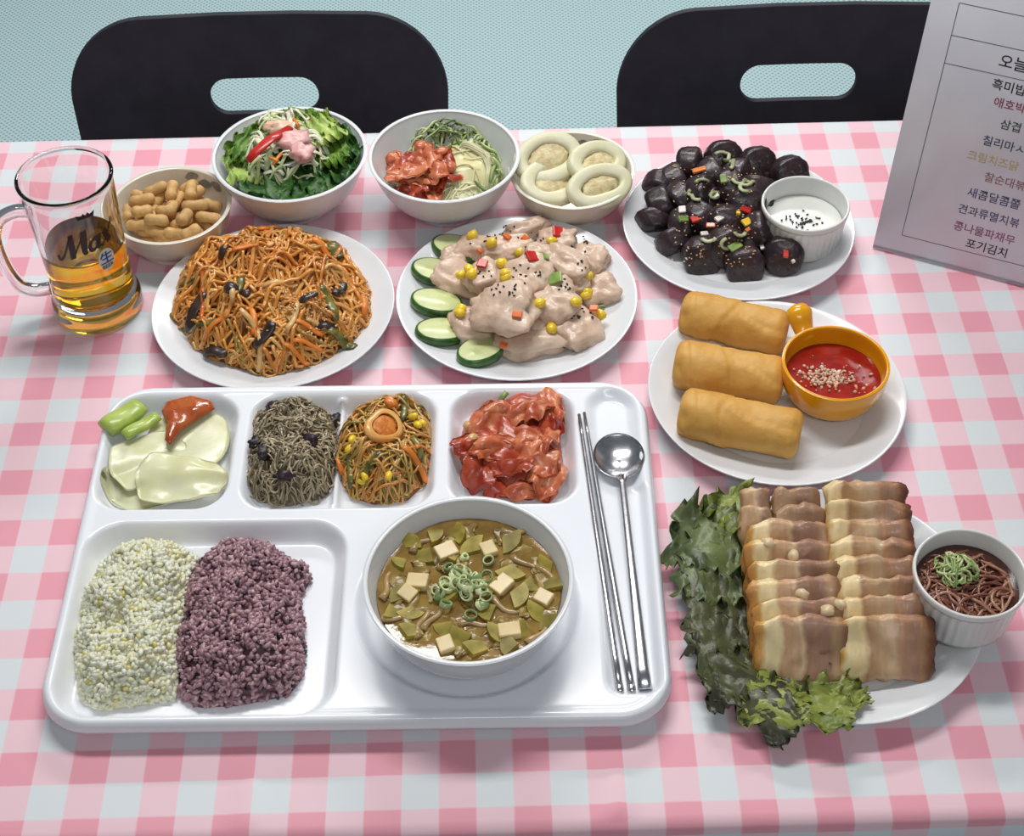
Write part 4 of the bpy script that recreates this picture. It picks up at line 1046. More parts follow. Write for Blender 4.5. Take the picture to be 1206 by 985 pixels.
for s in (1, -1):
    fv = lathe([(0, .0122)] + [(.0160*k/6, .0122 - (.0004 if k < 6 else .0012)) for k in range(1, 7)], 24)
    v = np.array([q + np.array([0, 0, .0010*nz(q, 300, 2)]) for q in fv[0]])
    v = v if s > 0 else v*np.array([1, -1, -1])
    o = mk('cut_face', (v, fv[1]), m_cut); cut.append(o.data); bpy.data.objects.remove(o)
SGL = {0: 'blood sausage piece showing its round face with a scallion curl', 1: 'round blood sausage piece between the scallion curl one and the ramekin', 2: 'blood sausage piece half hidden behind the white sauce ramekin', 3: 'blood sausage piece with an orange carrot bit beside it', 7: 'outermost blood sausage piece on the ring bowl side',
       9: 'blood sausage piece in the outer ring facing the chicken plate', 10: 'blood sausage piece in the outer ring nearest the spring rolls', 11: 'speckled blood sausage face with a red bit, against the ramekin', 13: 'blood sausage piece on top carrying a red pepper bit', 14: 'central blood sausage piece carrying a white onion bit'}
for si, (cx, cy, z, kind, a) in enumerate(SG):
    p = P(720 + cx/4.02, 150 + cy/4.02, z)
    rot = (0.95 + U(-.15, .15), U(-.2, .2), a - .3) if kind == 1 else ((1.25, U(-.15, .15), a*0.4) if kind == 2 else (U(.9, 1.4), U(-.3, .3), a + .9))
    t = thing('sausage_piece', SGL.get(si, 'dark blood sausage piece within the pile on the plate'), 'sausage', p, rot, None if si in SGL else 'blood sausage pieces on the plate')
    mk('casing', sm1, None, t)
    for c_ in cut: mk('cut_face', c_, None, t)
bpy.context.view_layer.update()
sau = [o for o in COL.objects if o.name.startswith('casing')]
def hit_w(px, py, zg, objs):
    d = _fw*F_PX + _rt*(px - W/2) - _up*(py - H/2); dv = Vector(d).normalized(); best = None
    for o in objs:
        mw = o.matrix_world; inv = mw.inverted(); ok, h_, nn, _ = o.ray_cast(inv @ Vector(CAM), (inv.to_3x3() @ dv).normalized())
        if ok:
            w_ = mw @ h_; dd = (w_ - Vector(CAM)).length
            if best is None or dd < best[0]: best = (dd, np.array(w_))
    return P(px, py, zg) if best is None else best[1]
m_scal = M('scallion_strip', (150, 156, 112), (186, 190, 150), 90, rough=.35, rand=.15)
for cx, cy, r, a0, a1 in ((520, 150, 36, 2.6, -1.2), (545, 185, 30, 1.0, -1.0), (630, 240, 60, 3.4, 5.6), (640, 290, 32, 1.0, 5.0), (410, 320, 44, 2.6, 5.0), (490, 330, 22, 0, 5.6), (430, 275, 30, .2, 3.0), (610, 505, 24, 3.0, 6.2), (460, 525, 34, 3.6, 6.0), (560, 560, 40, 2.0, 4.5)):
    pts = []
    for k in range(10):
        b = a0 + (a1 - a0)*k/9; pts.append(hit_w(720 + (cx + r*math.cos(b))/4.02, 150 + (cy - r*.7*math.sin(b))/4.02, .03, sau) + [0, 0, .0022])
    pts = np.array(pts); z = pts[:, 2]; zs = np.convolve(np.pad(z, 2, 'edge'), np.ones(5)/5, 'valid'); pts[:, 2] = np.maximum(zs, z)
    put('scallion_curl', (lambda vf: (vf[0] - pts[0], vf[1]))(tube(pts, .0023, 6, .6)), m_scal, pts[0], label='curled pale scallion strip on the black sausage', cat='scallion', group='scallion curls on the sausage')
m_dice_y = M('yellow_pepper', (232, 190, 40), (238, 204, 70), 80, rough=.3, coat=.3); m_dice_w = M('white_onion_bit', (226, 214, 208), (236, 228, 220), 80, rough=.3, rand=.06)
for cx, cy, mt, sx, sy in ((415, 208, m_org, 2.1, .9), (635, 395, m_red, 1.6, 1.2), (395, 440, m_red, 1.2, 1.2), (640, 455, m_dice_y, 1.5, 1.2), (645, 492, m_dice_o, .8, .6), (470, 470, m_dice_o, 1.4, .7), (335, 395, m_dice_w, 1.1, 1.1), (510, 437, m_dice_w, 1.4, .9), (490, 330, m_dice_w, 1.2, 1.0), (710, 565, m_dice_w, .6, 1.5),
                         (825, 600, m_red, .8, 1.8), (340, 440, m_dice_g, 1.5, 1.0), (530, 250, m_dice_g, 1.0, 1.6), (585, 570, m_dice_g, 2.0, 1.4), (440, 510, m_dice_w, 1.2, .7), (600, 412, m_dice_y, .6, .6), (860, 640, m_dice_w, .5, .5)):
    q = hit_w(720 + cx/4.02, 150 + cy/4.02, .03, sau); nm = {m_org: 'carrot', m_red: 'red pepper', m_dice_y: 'yellow pepper', m_dice_o: 'orange pepper', m_dice_w: 'white onion', m_dice_g: 'green pepper'}[mt]
    put('vegetable_dice', xf(box(.0066, .0066, .0030, .0007), sc=(sx, sy, 1)), mt, q + [0, 0, .0016], (U(-.1, .5), U(-.3, .3), U(-.5, .8)), nm + ' bit sprinkled on the black sausage', nm.split()[-1], nm + ' bits on the sausage', smooth=False)
vf = join([xf(ico(1), hit_w(720 + U(280, 700)/4.02, 150 + U(180, 660)/4.02, .02, sau) + np.array([0, 0, .0006]), (U(-.4, .4), U(-.4, .4), U(0, 3)), (.0013, .0009, .0006)) for _ in range(170)])
stuff('sesame_seeds', vf, m_seed, P(860, 260, .03), 'tiny sesame seeds dusted over the black sausage', 'sesame')
def sauce_disc(name, c, R, z, mat, label, amp=.0004, n=40):
    vs, fs = lathe([(0, z)] + [(R*k/8, z) for k in range(1, 9)], n)
    vs = np.array([v + np.array([0, 0, amp*nz(v, 60, z*100)]) for v in vs])
    b = lathe([(R, z), (R*.97, z - .006), (0, z - .006)], n)
    return put(name, join([(vs, [f[::-1] for f in fs]), b]), mat, c, label=label, cat='sauce')
m_wsau = M('white_sauce', (226, 228, 222), (222, 222, 214), 40, rough=.25, coat=.3, sss=.2)
sauce_disc('white_sauce', RK_SAU, RR_SAU*.888, .024, m_wsau, 'creamy white sauce in the ramekin by the black sausage')
vf = join([xf(ico(1), RK_SAU + np.array([rnd.gauss(.000, .009), rnd.gauss(-.002, .007), .0250]), (U(-.3, .3), U(-.3, .3), U(0, 3)), (.0017, .0011, .0007)) for _ in range(46)])
stuff('black_sesame', vf, m_bs, RK_SAU + np.array([0, 0, .024]), 'black sesame seeds floating on the white sauce', 'sesame')
# ------------------------------------------------------------------ spring rolls
m_roll = M('fried_wrapper', (206, 150, 68), (222, 174, 94), 28, rough=0.5, bump=0.25, bscale=200, spec=.35, rand=0.04, lo=.3, hi=.7)
m_roll_d = M('fried_wrapper_end', (190, 124, 46), (214, 156, 72), 40, rough=0.45, bump=0.2, bscale=220)
def spring_roll(a, b, R, z, seed, label):
    A = P(*a, z); B = P(*b, z); c = (A + B)/2; d = B - A; L = np.linalg.norm(d)
    t = thing('spring_roll', label, 'spring roll', (c[0], c[1], TZ + 0.0075), (0, 0, math.atan2(d[1], d[0])), 'spring rolls on the plate')
    nu, nv = 56, 48; v = []; f = []
    for i in range(nu):
        u = i/(nu-1); x = (u - .5)*L
        e = min(u, 1-u)*L
        end = math.sqrt(max(0, 1 - (max(0, 1 - e/0.010))**2))*0.36 + 0.64 if e < 0.010 else 1.0
        for j in range(nv):
            th = 2*math.pi*j/nv
            # diagonal flap: skin is one layer thicker on one side of a slanting seam
            seam = 1.75 + 1.5*(u - .45) + .12*math.sin(u*9 + seed); lay = .0019 if (th - seam) % (2*math.pi) < 2.0 else 0.0
            seam2 = .42 + .10*math.sin(th + seed); lay += .0014 if u < seam2 else 0
            r = (R + lay)*end*(1 + .06*noise.noise(Vector((x*60, math.cos(th)*1.5 + seed, math.sin(th)*1.5))) + .025*noise.noise(Vector((x*150, math.cos(th)*4, math.sin(th)*4 + seed))))
            r *= 1 - .20*math.exp(-((u - .05)/.035)**2)*math.exp(-((th - 2.5)/.35)**2) - .10*math.exp(-((u - .97)/.03)**2)*math.exp(-((th - 1.9)/.5)**2) - .05*math.exp(-((u - .16 - .05*(th - 2))/.012)**2)*(1 if .8 < th < 3.3 else 0)
            y = r*1.06*math.cos(th); zz = max(r*math.sin(th)*.94 + R*.90, 0.0004 + .0006*abs(math.cos(th)))
            v.append((x, y, zz))
    for i in range(nu - 1):
        for j in range(nv): j2 = (j+1) % nv; f.append((i*nv + j, (i+1)*nv + j, (i+1)*nv + j2, i*nv + j2))
    mk('wrapper', (v, f), m_roll, t)
    for s, u in ((-1, 0), (1, 1)):        # tucked-in end folds, sunk a little
        ring = [v[u*(nu-1)*nv + j] for j in range(nv)]; vs = list(ring); fs = []
        for k in range(1, 6):
            q = k/5
            for j in range(nv):
                x, y, zz = ring[j]; pin = 1 - q
                vs.append((x - s*0.007*math.sin(q*1.6)*(1 + .5*math.sin(j/nv*12.6 + seed)), y*pin, (zz - R*.9)*pin + R*.9))
        for k in range(5):
            for j in range(nv):
                j2 = (j+1) % nv; q_ = (k*nv + j, k*nv + j2, (k+1)*nv + j2, (k+1)*nv + j); fs.append(q_ if s > 0 else q_[::-1])
        mk('end_fold', (vs, fs), m_roll_d, t)
spring_roll((803, 368), (927, 392), .0205, .026, 1, 'golden spring roll next to the yellow bowl handle')
spring_roll((795, 428), (923, 449), .0212, .026, 5, 'golden spring roll between two other spring rolls')
spring_roll((801, 485), (943, 512), .0210, .026, 9, 'golden spring roll farthest from the yellow handle')
m_chili = M('chili_sauce', (142, 24, 18), (164, 40, 26), 60, rough=.12, coat=.3)
sauce_disc('chili_sauce', YB, YR*.885, .0245, m_chili, 'glossy red chili sauce in the yellow handled bowl', .0006)
m_crumb = M('nut_crumbs', (220, 180, 150), island=[(0, (236, 206, 184)), (.5, (214, 166, 132)), (.8, (240, 222, 206)), (1, (110, 70, 40))], rough=.5)
cr = []
for _ in range(210):
    x, y = max(-.034, min(.034, rnd.gauss(-.003, .0125))), rnd.gauss(-.003, .0075)
    s = U(.0007, .0022); cr.append(xf(ico(1), YB + np.array([x + y*.0, y - x*.25, .0252]), (U(0, 3), U(0, 3), U(0, 3)), (s*1.3, s, s*.6)))
stuff('nut_crumbs', join(cr), m_crumb, YB + np.array([0, 0, .0245]), 'pale nut crumbs floating on the red chili sauce', 'crumbs')

# ------------------------------------------------------------------ sliced pork
def pork_mat(name, stops):
    m = bpy.data.materials.new(name); m.use_nodes = True; nt = m.node_tree; N = nt.nodes; L = nt.links; b = N['Principled BSDF']
    b.inputs['Roughness'].default_value = .42; b.inputs['Coat Weight'].default_value = .08; b.inputs['Subsurface Weight'].default_value = .2; b.inputs['Subsurface Scale'].default_value = .004
    tc = N.new('ShaderNodeTexCoord'); n = N.new('ShaderNodeTexNoise'); n.inputs['Scale'].default_value = 45; n.inputs['Detail'].default_value = 3
    oi = N.new('ShaderNodeObjectInfo'); ad = N.new('ShaderNodeVectorMath'); ad.operation = 'ADD'
    L.new(tc.outputs['Object'], ad.inputs[0]); L.new(oi.outputs['Random'], ad.inputs[1]); L.new(ad.outputs[0], n.inputs[0])
    sp = N.new('ShaderNodeSeparateXYZ'); L.new(tc.outputs['Object'], sp.inputs[0])
    ma = N.new('ShaderNodeMath'); ma.operation = 'MULTIPLY_ADD'; L.new(sp.outputs['X'], ma.inputs[0]); ma.inputs[1].default_value = 1/.072; ma.inputs[2].default_value = .5
    nm = N.new('ShaderNodeMath'); nm.operation = 'MULTIPLY_ADD'; L.new(n.outputs[0], nm.inputs[0]); nm.inputs[1].default_value = .20; nm.inputs[2].default_value = -.10
    su = N.new('ShaderNodeMath'); L.new(ma.outputs[0], su.inputs[0]); L.new(nm.outputs[0], su.inputs[1])
    r = N.new('ShaderNodeValToRGB'); L.new(su.outputs[0], r.inputs[0]); el = r.color_ramp.elements
    el[0].position = stops[0][0]; el[0].color = (*lin(stops[0][1]), 1); el[1].position = stops[-1][0]; el[1].color = (*lin(stops[-1][1]), 1)
    for p, c in stops[1:-1]: e = el.new(p); e.color = (*lin(c), 1)
    n3 = N.new('ShaderNodeTexNoise'); n3.inputs['Scale'].default_value = 160; mp = N.new('ShaderNodeMapping'); mp.inputs['Scale'].default_value = (1, 1, .25); L.new(tc.outputs['Object'], mp.inputs[0]); L.new(mp.outputs[0], n3.inputs[0])
    mx = N.new('ShaderNodeMix'); mx.data_type = 'RGBA'; mx.blend_type = 'MULTIPLY'; mx.inputs[0].default_value = .45
    L.new(r.outputs[0], mx.inputs[6]); L.new(n3.outputs[1], mx.inputs[7])
    mr = N.new('ShaderNodeMapRange'); L.new(n3.outputs[0], mr.inputs[0]); mr.inputs[1].default_value = .3; mr.inputs[2].default_value = .7; mr.inputs[3].default_value = .88; mr.inputs[4].default_value = 1.08
    vm = N.new('ShaderNodeVectorMath'); vm.operation = 'SCALE'; L.new(r.outputs[0], vm.inputs[0]); L.new(mr.outputs[0], vm.inputs['Scale'])
    L.new(vm.outputs[0], b.inputs['Base Color'])
    bp = N.new('ShaderNodeBump'); bp.inputs['Strength'].default_value = .5; bp.inputs['Distance'].default_value = .002; L.new(n3.outputs[0], bp.inputs['Height']); L.new(bp.outputs[0], b.inputs['Normal'])
    return m
FAT, FAT2, MEAT, MEAT2, SKIN = (236, 214, 164), (232, 206, 154), (182, 140, 106), (162, 122, 100), (190, 132, 64)
m_pkA = pork_mat('pork_belly_a', [(.0, SKIN), (.07, (204, 156, 80)), (.12, FAT), (.26, FAT), (.31, (198, 158, 116)), (.46, (204, 166, 128)), (.50, (220, 190, 150)), (.55, (166, 126, 100)), (.80, MEAT2), (.88, (186, 150, 112)), (1.0, (148, 104, 76))])
m_pkB = pork_mat('pork_belly_b', [(.0, (206, 162, 88)), (.06, FAT), (.22, FAT2), (.28, (176, 134, 94)), (.40, (196, 160, 120)), (.55, (202, 172, 136)), (.62, MEAT), (.78, MEAT2), (.84, (170, 128, 92)), (.92, (126, 80, 52)), (1.0, (104, 62, 42))])
m_pkC = pork_mat('pork_lean', [(.0, (178, 136, 100)), (.3, (186, 150, 116)), (.6, (160, 122, 94)), (1.0, (146, 108, 84))])
def pork(px, py, w, h, lean, mt, seed, label, group, rz=0.0, th=.0105, z=.0075):
    base = P(px, py, z); base[2] = TZ + z
    v, f = blob((w/2, th/2, h/2), seed, 4, 7.0, .07, 1.6, .05, 5)
    v = v + np.stack([.0042*np.array([nz(q, 60, seed*2 + 1) for q in v]), .0030*np.array([nz(q, 55, seed + 4) for q in v]), .0050*np.array([nz(q, 90, seed + 8) for q in v])], -1)
    v[:, 2] += h/2 + .001; v[:, 1] -= 0
    o = put('pork_slice', (v, f), mt, base + np.array([0, 0, math.sin(abs(lean))*th/2]), (-lean, 0, rz), label, 'pork', group)
    return o
gp = 'pork slices on the plate'
# row beside the lettuce and row beside the ramekin, leaning on one another
ORD = ['first', 'second', 'third', 'fourth', 'fifth', 'sixth', 'seventh']
yl = [(926, 645), (928, 667), (928, 690), (930, 712), (934, 735), (936, 759), (939, 783), (942, 806)]
for i, (px, py) in enumerate(yl):
    if i < 2:
        for k, (dx, ww) in enumerate(((-36, .026), (14, .040))):
            pork(px + dx, py - 2*k, ww, .046, .72, m_pkC if k else m_pkA, i*4 + k, '%s pork piece standing %s behind the lettuce side row' % (('narrow', 'wider lean')[k], ('last', 'second to last')[i]), 'narrow pork pieces at the far end', .03)
    else:
        lab = ('%s pork slice behind the fully showing one in the lettuce side row' % ORD[6 - i]) if i < 7 else 'pork belly slice fully showing at the lettuce frill end, lettuce side row'
        pork(px, py, .072, .049, .70 + U(-.05, .05), m_pkA, i*3 + 1, lab, 'pork slices beside the lettuce', U(-.03, .03))
yr = [(1016, 643), (1020, 666), (1022, 689), (1026, 712), (1032, 735), (1036, 758), (1040, 782), (1044, 806)]
for i, (px, py) in enumerate(yr):
    lab = ('%s pork slice behind the fully showing one in the ramekin side row' % ORD[6 - i]) if i < 7 else 'pork belly slice fully showing at the bare plate end, ramekin side row'
    pork(px, py, .070 if i < 7 else .074, .050, .70 + U(-.05, .05), m_pkB, i*3 + 40, lab, 'pork slices beside the ramekin', U(-.04, .02))
m_dkmeat = M('dark_pork_end', (92, 48, 38), (130, 78, 56), 70, rough=.35, bump=.5, bscale=200, coat=.2)
for i, (px, py, z, s) in enumerate(((1083, 755, .016, 1), (1080, 728, .016, .8), (1086, 690, .016, .8))):
    put('dark_pork_end', blob((.010*s, .014*s, .009), i + 3, 3, 2.4, .35, 1.8, .2, 5), m_dkmeat, P(px, py, z), (0, 0, U(0, 3)), 'dark brown pork end piece beside the ramekin side row', 'pork', 'dark pork end pieces')
m_fatbit = M('pork_fat_bit', (214, 190, 150), (226, 206, 170), 90, rough=.35, sss=.3)
for i, (px, py, z) in enumerate(((988, 795, .014), (996, 803, .012), (980, 806, .011), (972, 808, .011), (975, 720, .050), (990, 712, .052), (945, 700, .05), (1003, 800, .011), (905, 640, .05), (935, 655, .05))):
    put('pork_crumb', blob((.0055, .0045, .004), i + 20, 2, 2.2, .5, 1.6), m_fatbit, P(px, py, z), (0, 0, U(0, 3)), 'small pale pork crumb between the pork slices', 'pork', 'pork crumbs between the slices')

# red-leaf lettuce under the pork
m_redleaf = M('dark_red_leaf_lettuce', (50, 44, 36), (84, 88, 54), 26, rough=.38, bump=.35, bscale=150, rand=.12, lo=.35, hi=.66)
m_gleaf = M('bright_lettuce', (98, 112, 42), (142, 150, 70), 32, rough=.38, bump=.35, bscale=150, rand=.1)
m_mleaf = M('mid_lettuce', (64, 78, 46), (106, 118, 72), 30, rough=.38, bump=.35, bscale=150, rand=.1)
LT = [(905, 640, 848, 578, .05, m_gleaf, .018, .026, 1.1, 'bright green lettuce tip beside the far pork pieces'),
      (900, 655, 792, 625, .075, m_mleaf, .014, .022, 2.2, 'grey green lettuce leaf reaching over the plate edge towards the tray'),
      (900, 690, 800, 668, .075, m_mleaf, .012, .014, 3.7, 'mid green lettuce leaf hanging over the plate edge below the grey green one'),
      (910, 730, 806, 728, .085, m_redleaf, .013, .012, 4.9, 'dark reddish lettuce leaf spread beside the middle pork slices'),
      (915, 770, 820, 792, .085, m_redleaf, .013, .010, 6.3, 'dark reddish lettuce leaf near the front pork slice'),
      (925, 790, 868, 850, .085, m_redleaf, .012, .008, 7.4, 'dark lettuce leaf curling out over the front plate edge'),
      (940, 795, 935, 868, .085, m_gleaf, .012, .008, 8.8, 'bright green frilled lettuce leaf under the front pork slice'),
      (960, 800, 985, 848, .060, m_gleaf, .012, .013, 9.6, 'small bright lettuce frill peeking out under the pork crumbs')]
def lift_off(o, fn, rz=0.0):
    """keep every vertex above the surface below it"""
    M4 = o.matrix_basis; inv = M4.inverted()
    for v in o.data.vertices:
        w = M4 @ v.co; z = fn(w.x, w.y)
        if w.z < z: w.z = z + (z - w.z)*0.05 + rz*abs(noise.noise(w*55)); v.co = inv @ w
    o.data.update()
_pp = [(r, z) for r, z in plate_prof][len(plate_prof)*8//13:]
def plate_top(c):
    rr = np.array([q[0] for q in _pp])[::-1]; zz = np.array([q[1] for q in _pp])[::-1]
    def fn(x, y):
        r = math.hypot(x - c[0], y - c[1]); return TZ + .0015 + float(np.interp(r, [0, .070, .100, .112, .121, .135, .155, .17], [.0090, .0095, .0185, .0225, .0225, .0150, .004, 0]))
    return fn
for bx, by, tx, ty, w, mt, z0, z1, sd, lab in LT:
    o = leaf_at(P(bx, by, z0), P(tx, ty, z1), w, sd, mt, lab, 'lettuce leaves under the pork', ruf=.0085, bend=.12, nfr=5)
    lift_off(o, plate_top(PL_PRK), .007)

# dark sauce with shredded radish in the ramekin
m_dsau = M('dark_soy_sauce', (58, 26, 18), (74, 36, 24), 50, rough=.15, coat=.5)
sauce_disc('dark_sauce', RK_PRK, RR_PRK*.895, .031, m_dsau, 'dark reddish soy sauce in the ramekin by the pork')
mdR = Mound(disk_poly(RK_PRK, RR_PRK*.84), .0192 + .029, .006, .02, px=False, seed=4)
m_rad = M('soaked_radish', (150, 84, 66), island=[(0, (92, 46, 36)), (.5, (134, 84, 66)), (1, (176, 130, 104))], rough=.25, coat=.3)
stuff('radish_shreds', strands(mdR, 60, 16, .0036, (.0011, .0016), .3, (-.0035, .0008), 5), m_rad, RK_PRK + np.array([0, 0, .029]), 'reddish radish shreds soaking in the dark sauce', 'radish')
c = P(1127, 676, .0192 + .036); mdQ = Mound(disk_poly(c + np.array([0, .003, 0]), .017, 14), .0192 + .034, .007, .012, px=False, seed=6)
m_sgr = M('scallion_shreds', (130, 160, 80), island=[(0, (112, 136, 76)), (.5, (158, 176, 112)), (1, (208, 214, 160))], rough=.3)
stuff('scallion_shreds', strands(mdQ, 40, 8, .0030, (.0008, .0013), .4, (-.001, .003), 5), m_sgr, c, 'green scallion shreds heaped on the dark sauce', 'scallion')

# ------------------------------------------------------------------ tray: steamed cabbage, green sticks, red paste
FT = FLOOR_T
m_steam = M('steamed_cabbage', (214, 213, 164), (226, 224, 188), 30, rough=.3, sss=.3, bump=.15, bscale=120, coat=.2, rand=.04)
def cab(px, py, z, L, Wd, seed, rz, lab, tilt=0.0, amp=.003):
    o = put('cabbage_leaf', crumple(L, Wd, seed, amp, 1.4, .0022, .12, 20), m_steam, P(px, py, z), (tilt, 0, rz), lab, 'cabbage', 'steamed cabbage leaves on the tray')
    lift_off(o, lambda x, y: TZ + float(tray_z(np.array(tl((x, y))[0]), np.array(tl((x, y))[1]))) + .0012)
cab(190, 560, FT + .005, .098, .070, 1.2, .05, 'wide pale steamed cabbage leaf at the bottom of the stack')
cab(218, 527, FT + .012, .090, .076, 5.1, 1.45, 'folded pale cabbage leaf beneath the red paste', .05)
cab(174, 540, FT + .013, .070, .074, 3.3, .4, 'pale cabbage leaf beside the green sticks', .05)
cab(213, 562, FT + .018, .080, .056, 8.3, -.1, 'curved pale cabbage leaf on top of the stack', .1, .005)
m_gst = M('green_stick', (160, 184, 80), (184, 202, 104), 60, rough=.32, sss=.2, coat=.2)
for a, b, w, lab in (((124, 506), (166, 478), .0115, 'thick pale green vegetable stick lying against the tray corner'), ((146, 514), (186, 490), .0065, 'thinner green vegetable stick beside the cabbage leaves')):
    A = P(*a, FT + .021); B = P(*b, FT + .019); d = B - A
    vf = tube(np.array([A + d*k/7 + np.array([0, 0, .001*math.sin(k)]) - A for k in range(8)]), w*np.array([.9, 1, 1, 1.02, 1, 1, .97, .85]), 14, .6)
    put('vegetable_stick', vf, m_gst, A, label=lab, cat='vegetable')
m_paste = M('red_pepper_paste', (166, 74, 30), (188, 98, 48), 70, rough=.18, coat=.5, bump=.3, bscale=160, sss=.1)
mdP = Mound([(190, 484), (196, 474), (225, 467), (250, 473), (253, 482), (232, 495), (214, 506), (200, 524), (194, 518), (196, 500)], FT + .019, .006, .010, seed=7, amp=.25)
o = mdP.core('red_paste', m_paste, cell=.0016); tag(o, 'orange red pepper paste smeared on the cabbage leaves', 'paste')

# ------------------------------------------------------------------ tray: dried anchovies
mdA = Mound([(287, 575), (296, 535), (300, 500), (325, 482), (360, 480), (392, 498), (402, 530), (398, 565), (380, 588), (340, 597), (305, 592)], FT + .0005, .026, .030, seed=12, amp=.22)
t = thing('dried_anchovies', 'heap of tiny grey brown stir fried anchovies on the tray', 'anchovies', (mdA.c[0], mdA.c[1], mdA.zb)); og = np.array(t.location)
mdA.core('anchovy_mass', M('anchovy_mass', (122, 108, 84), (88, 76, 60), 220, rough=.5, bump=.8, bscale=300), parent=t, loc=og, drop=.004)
m_anc = M('anchovy', (130, 118, 90), island=[(0, (116, 104, 80)), (.4, (152, 138, 110)), (.75, (176, 160, 130)), (.93, (200, 186, 156)), (1, (84, 70, 54))], rough=.35, coat=.2)
vf = strands(mdA, 800, 7, .0028, (.0006, .0014), .6, (-.003, .006), 5, .8, True, .0014)
mk('anchovy_strands', (vf[0] - og, vf[1]), m_anc, t)['kind'] = 'stuff'
m_bean = M('black_bean', (34, 24, 30), (52, 36, 42), 60, rough=.4)
def on_md(md, px, py):
    q = P(px, py, md.zb - TZ + md.h*.6)
    for _ in range(3): q = P(px, py, float(md.z(np.array([q[0]]), np.array([q[1]]))[0]) - TZ)
    return q
for px, py in ((322, 484), (365, 522), (312, 535), (337, 562), (304, 524), (398, 498), (375, 480)):
    put('dark_berry', blob((.0088, .0066, .0046), px, 3, 2.2, .35, 2.0, .2, 5), m_bean, on_md(mdA, px, py) + [0, 0, .003], (U(-.4, .4), U(-.4, .4), U(0, 3)), 'dark wrinkled berry among the anchovies', 'berry', 'dark berries among the anchovies')

# ------------------------------------------------------------------ tray: bean sprout salad
mdB = Mound([(396, 555), (402, 515), (420, 490), (455, 478), (490, 480), (508, 500), (510, 530), (503, 568), (480, 590), (440, 595), (412, 585)], FT + .0005, .027, .028, seed=21, amp=.25)
t = thing('bean_sprout_salad', 'heap of seasoned orange bean sprouts on the tray', 'bean sprouts', (mdB.c[0], mdB.c[1], mdB.zb)); og = np.array(t.location)
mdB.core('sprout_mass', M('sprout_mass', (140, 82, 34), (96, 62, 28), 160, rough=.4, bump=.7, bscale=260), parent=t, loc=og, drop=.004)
m_spr = M('bean_sprout', (190, 140, 70), island=[(0, (206, 130, 52)), (.3, (216, 172, 96)), (.58, (190, 150, 70)), (.72, (120, 116, 48)), (.82, (210, 120, 44)), (1, (230, 196, 126))], rough=.28, coat=.35, sss=.1)
vf = strands(mdB, 190, 13, .0038, (.0010, .0016), .25, (-.003, .006), 6, .8, True, .001)
mk('sprout_strands', (vf[0] - og, vf[1]), m_spr, t)['kind'] = 'stuff'
for px, py in ((412, 533), (428, 572), (430, 565), (492, 505), (487, 495), (497, 503), (458, 565), (415, 522)):
    put('sprout_head', blob((.0050, .0032, .0030), px, 2, 2.2, .2, 1.5), m_corn, on_md(mdB, px, py) + [0, 0, .005], (U(-.4, .4), U(-.4, .4), U(0, 3)), 'yellow bean sprout head in the sprout salad', 'bean sprout', 'yellow sprout heads')
for px, py, hd, mt in ((480, 488, 1.2, m_zuc), (505, 478+8, .9, m_zuc), (498, 535, 1.4, m_zuc), (415, 560, 1.5, m_zuc), (440, 575, .8, m_zuc), (492, 548, -.3, m_org), (400, 545, 1.8, m_org), (500, 530, 1.0, m_org)):
    strip_on(mdB, 'scallion_piece' if mt is m_zuc else 'carrot_strip', px, py, .026, .0030, hd, mt, .005, 'olive green scallion piece in the sprout salad' if mt is m_zuc else 'orange carrot strip in the sprout salad', 'scallion' if mt is m_zuc else 'carrot', 'scallion pieces in the sprouts' if mt is m_zuc else 'carrot strips in the sprouts')
t = thing('squid_ring', 'orange seasoned round slice resting on the bean sprouts', 'food', on_md(mdB, 453, 510) + [0, 0, .008], (.5, .1, 1.2))
mk('outer_ring', lathe([(.0120, .003), (.0155, .0035), (.0180, .001), (.0175, -.002), (.0125, -.003), (.0120, .003)], 28, lambda a, i: 1 + .15*math.cos(a*2 + .6) + .06*math.sin(3*a)), M('orange_slice_rim', (226, 160, 80), (232, 178, 104), 80, rough=.3, coat=.3, sss=.2), t)
mk('centre', blob((.0130, .0126, .0030), 5, 3, 2, .15, 2, .3, 7), M('orange_slice_centre', (196, 104, 34), (216, 136, 60), 200, rough=.4, bump=.5, bscale=300), t)
for px, py, s in ((462, 478, 1), (478, 580, 1.2), (485, 574, 1)):
    put('orange_chunk', blob((.007*s, .005*s, .0045), px, 3, 2.6, .3, 1.6), M('seasoned_radish', (220, 122, 46), (230, 146, 70), 90, rough=.3, coat=.3, sss=.2), on_md(mdB, px, py) + [0, 0, .003], (U(-.5, .5), U(-.5, .5), U(0, 3)), 'orange seasoned radish chunk at the edge of the sprouts', 'radish', 'radish chunks in the sprouts')

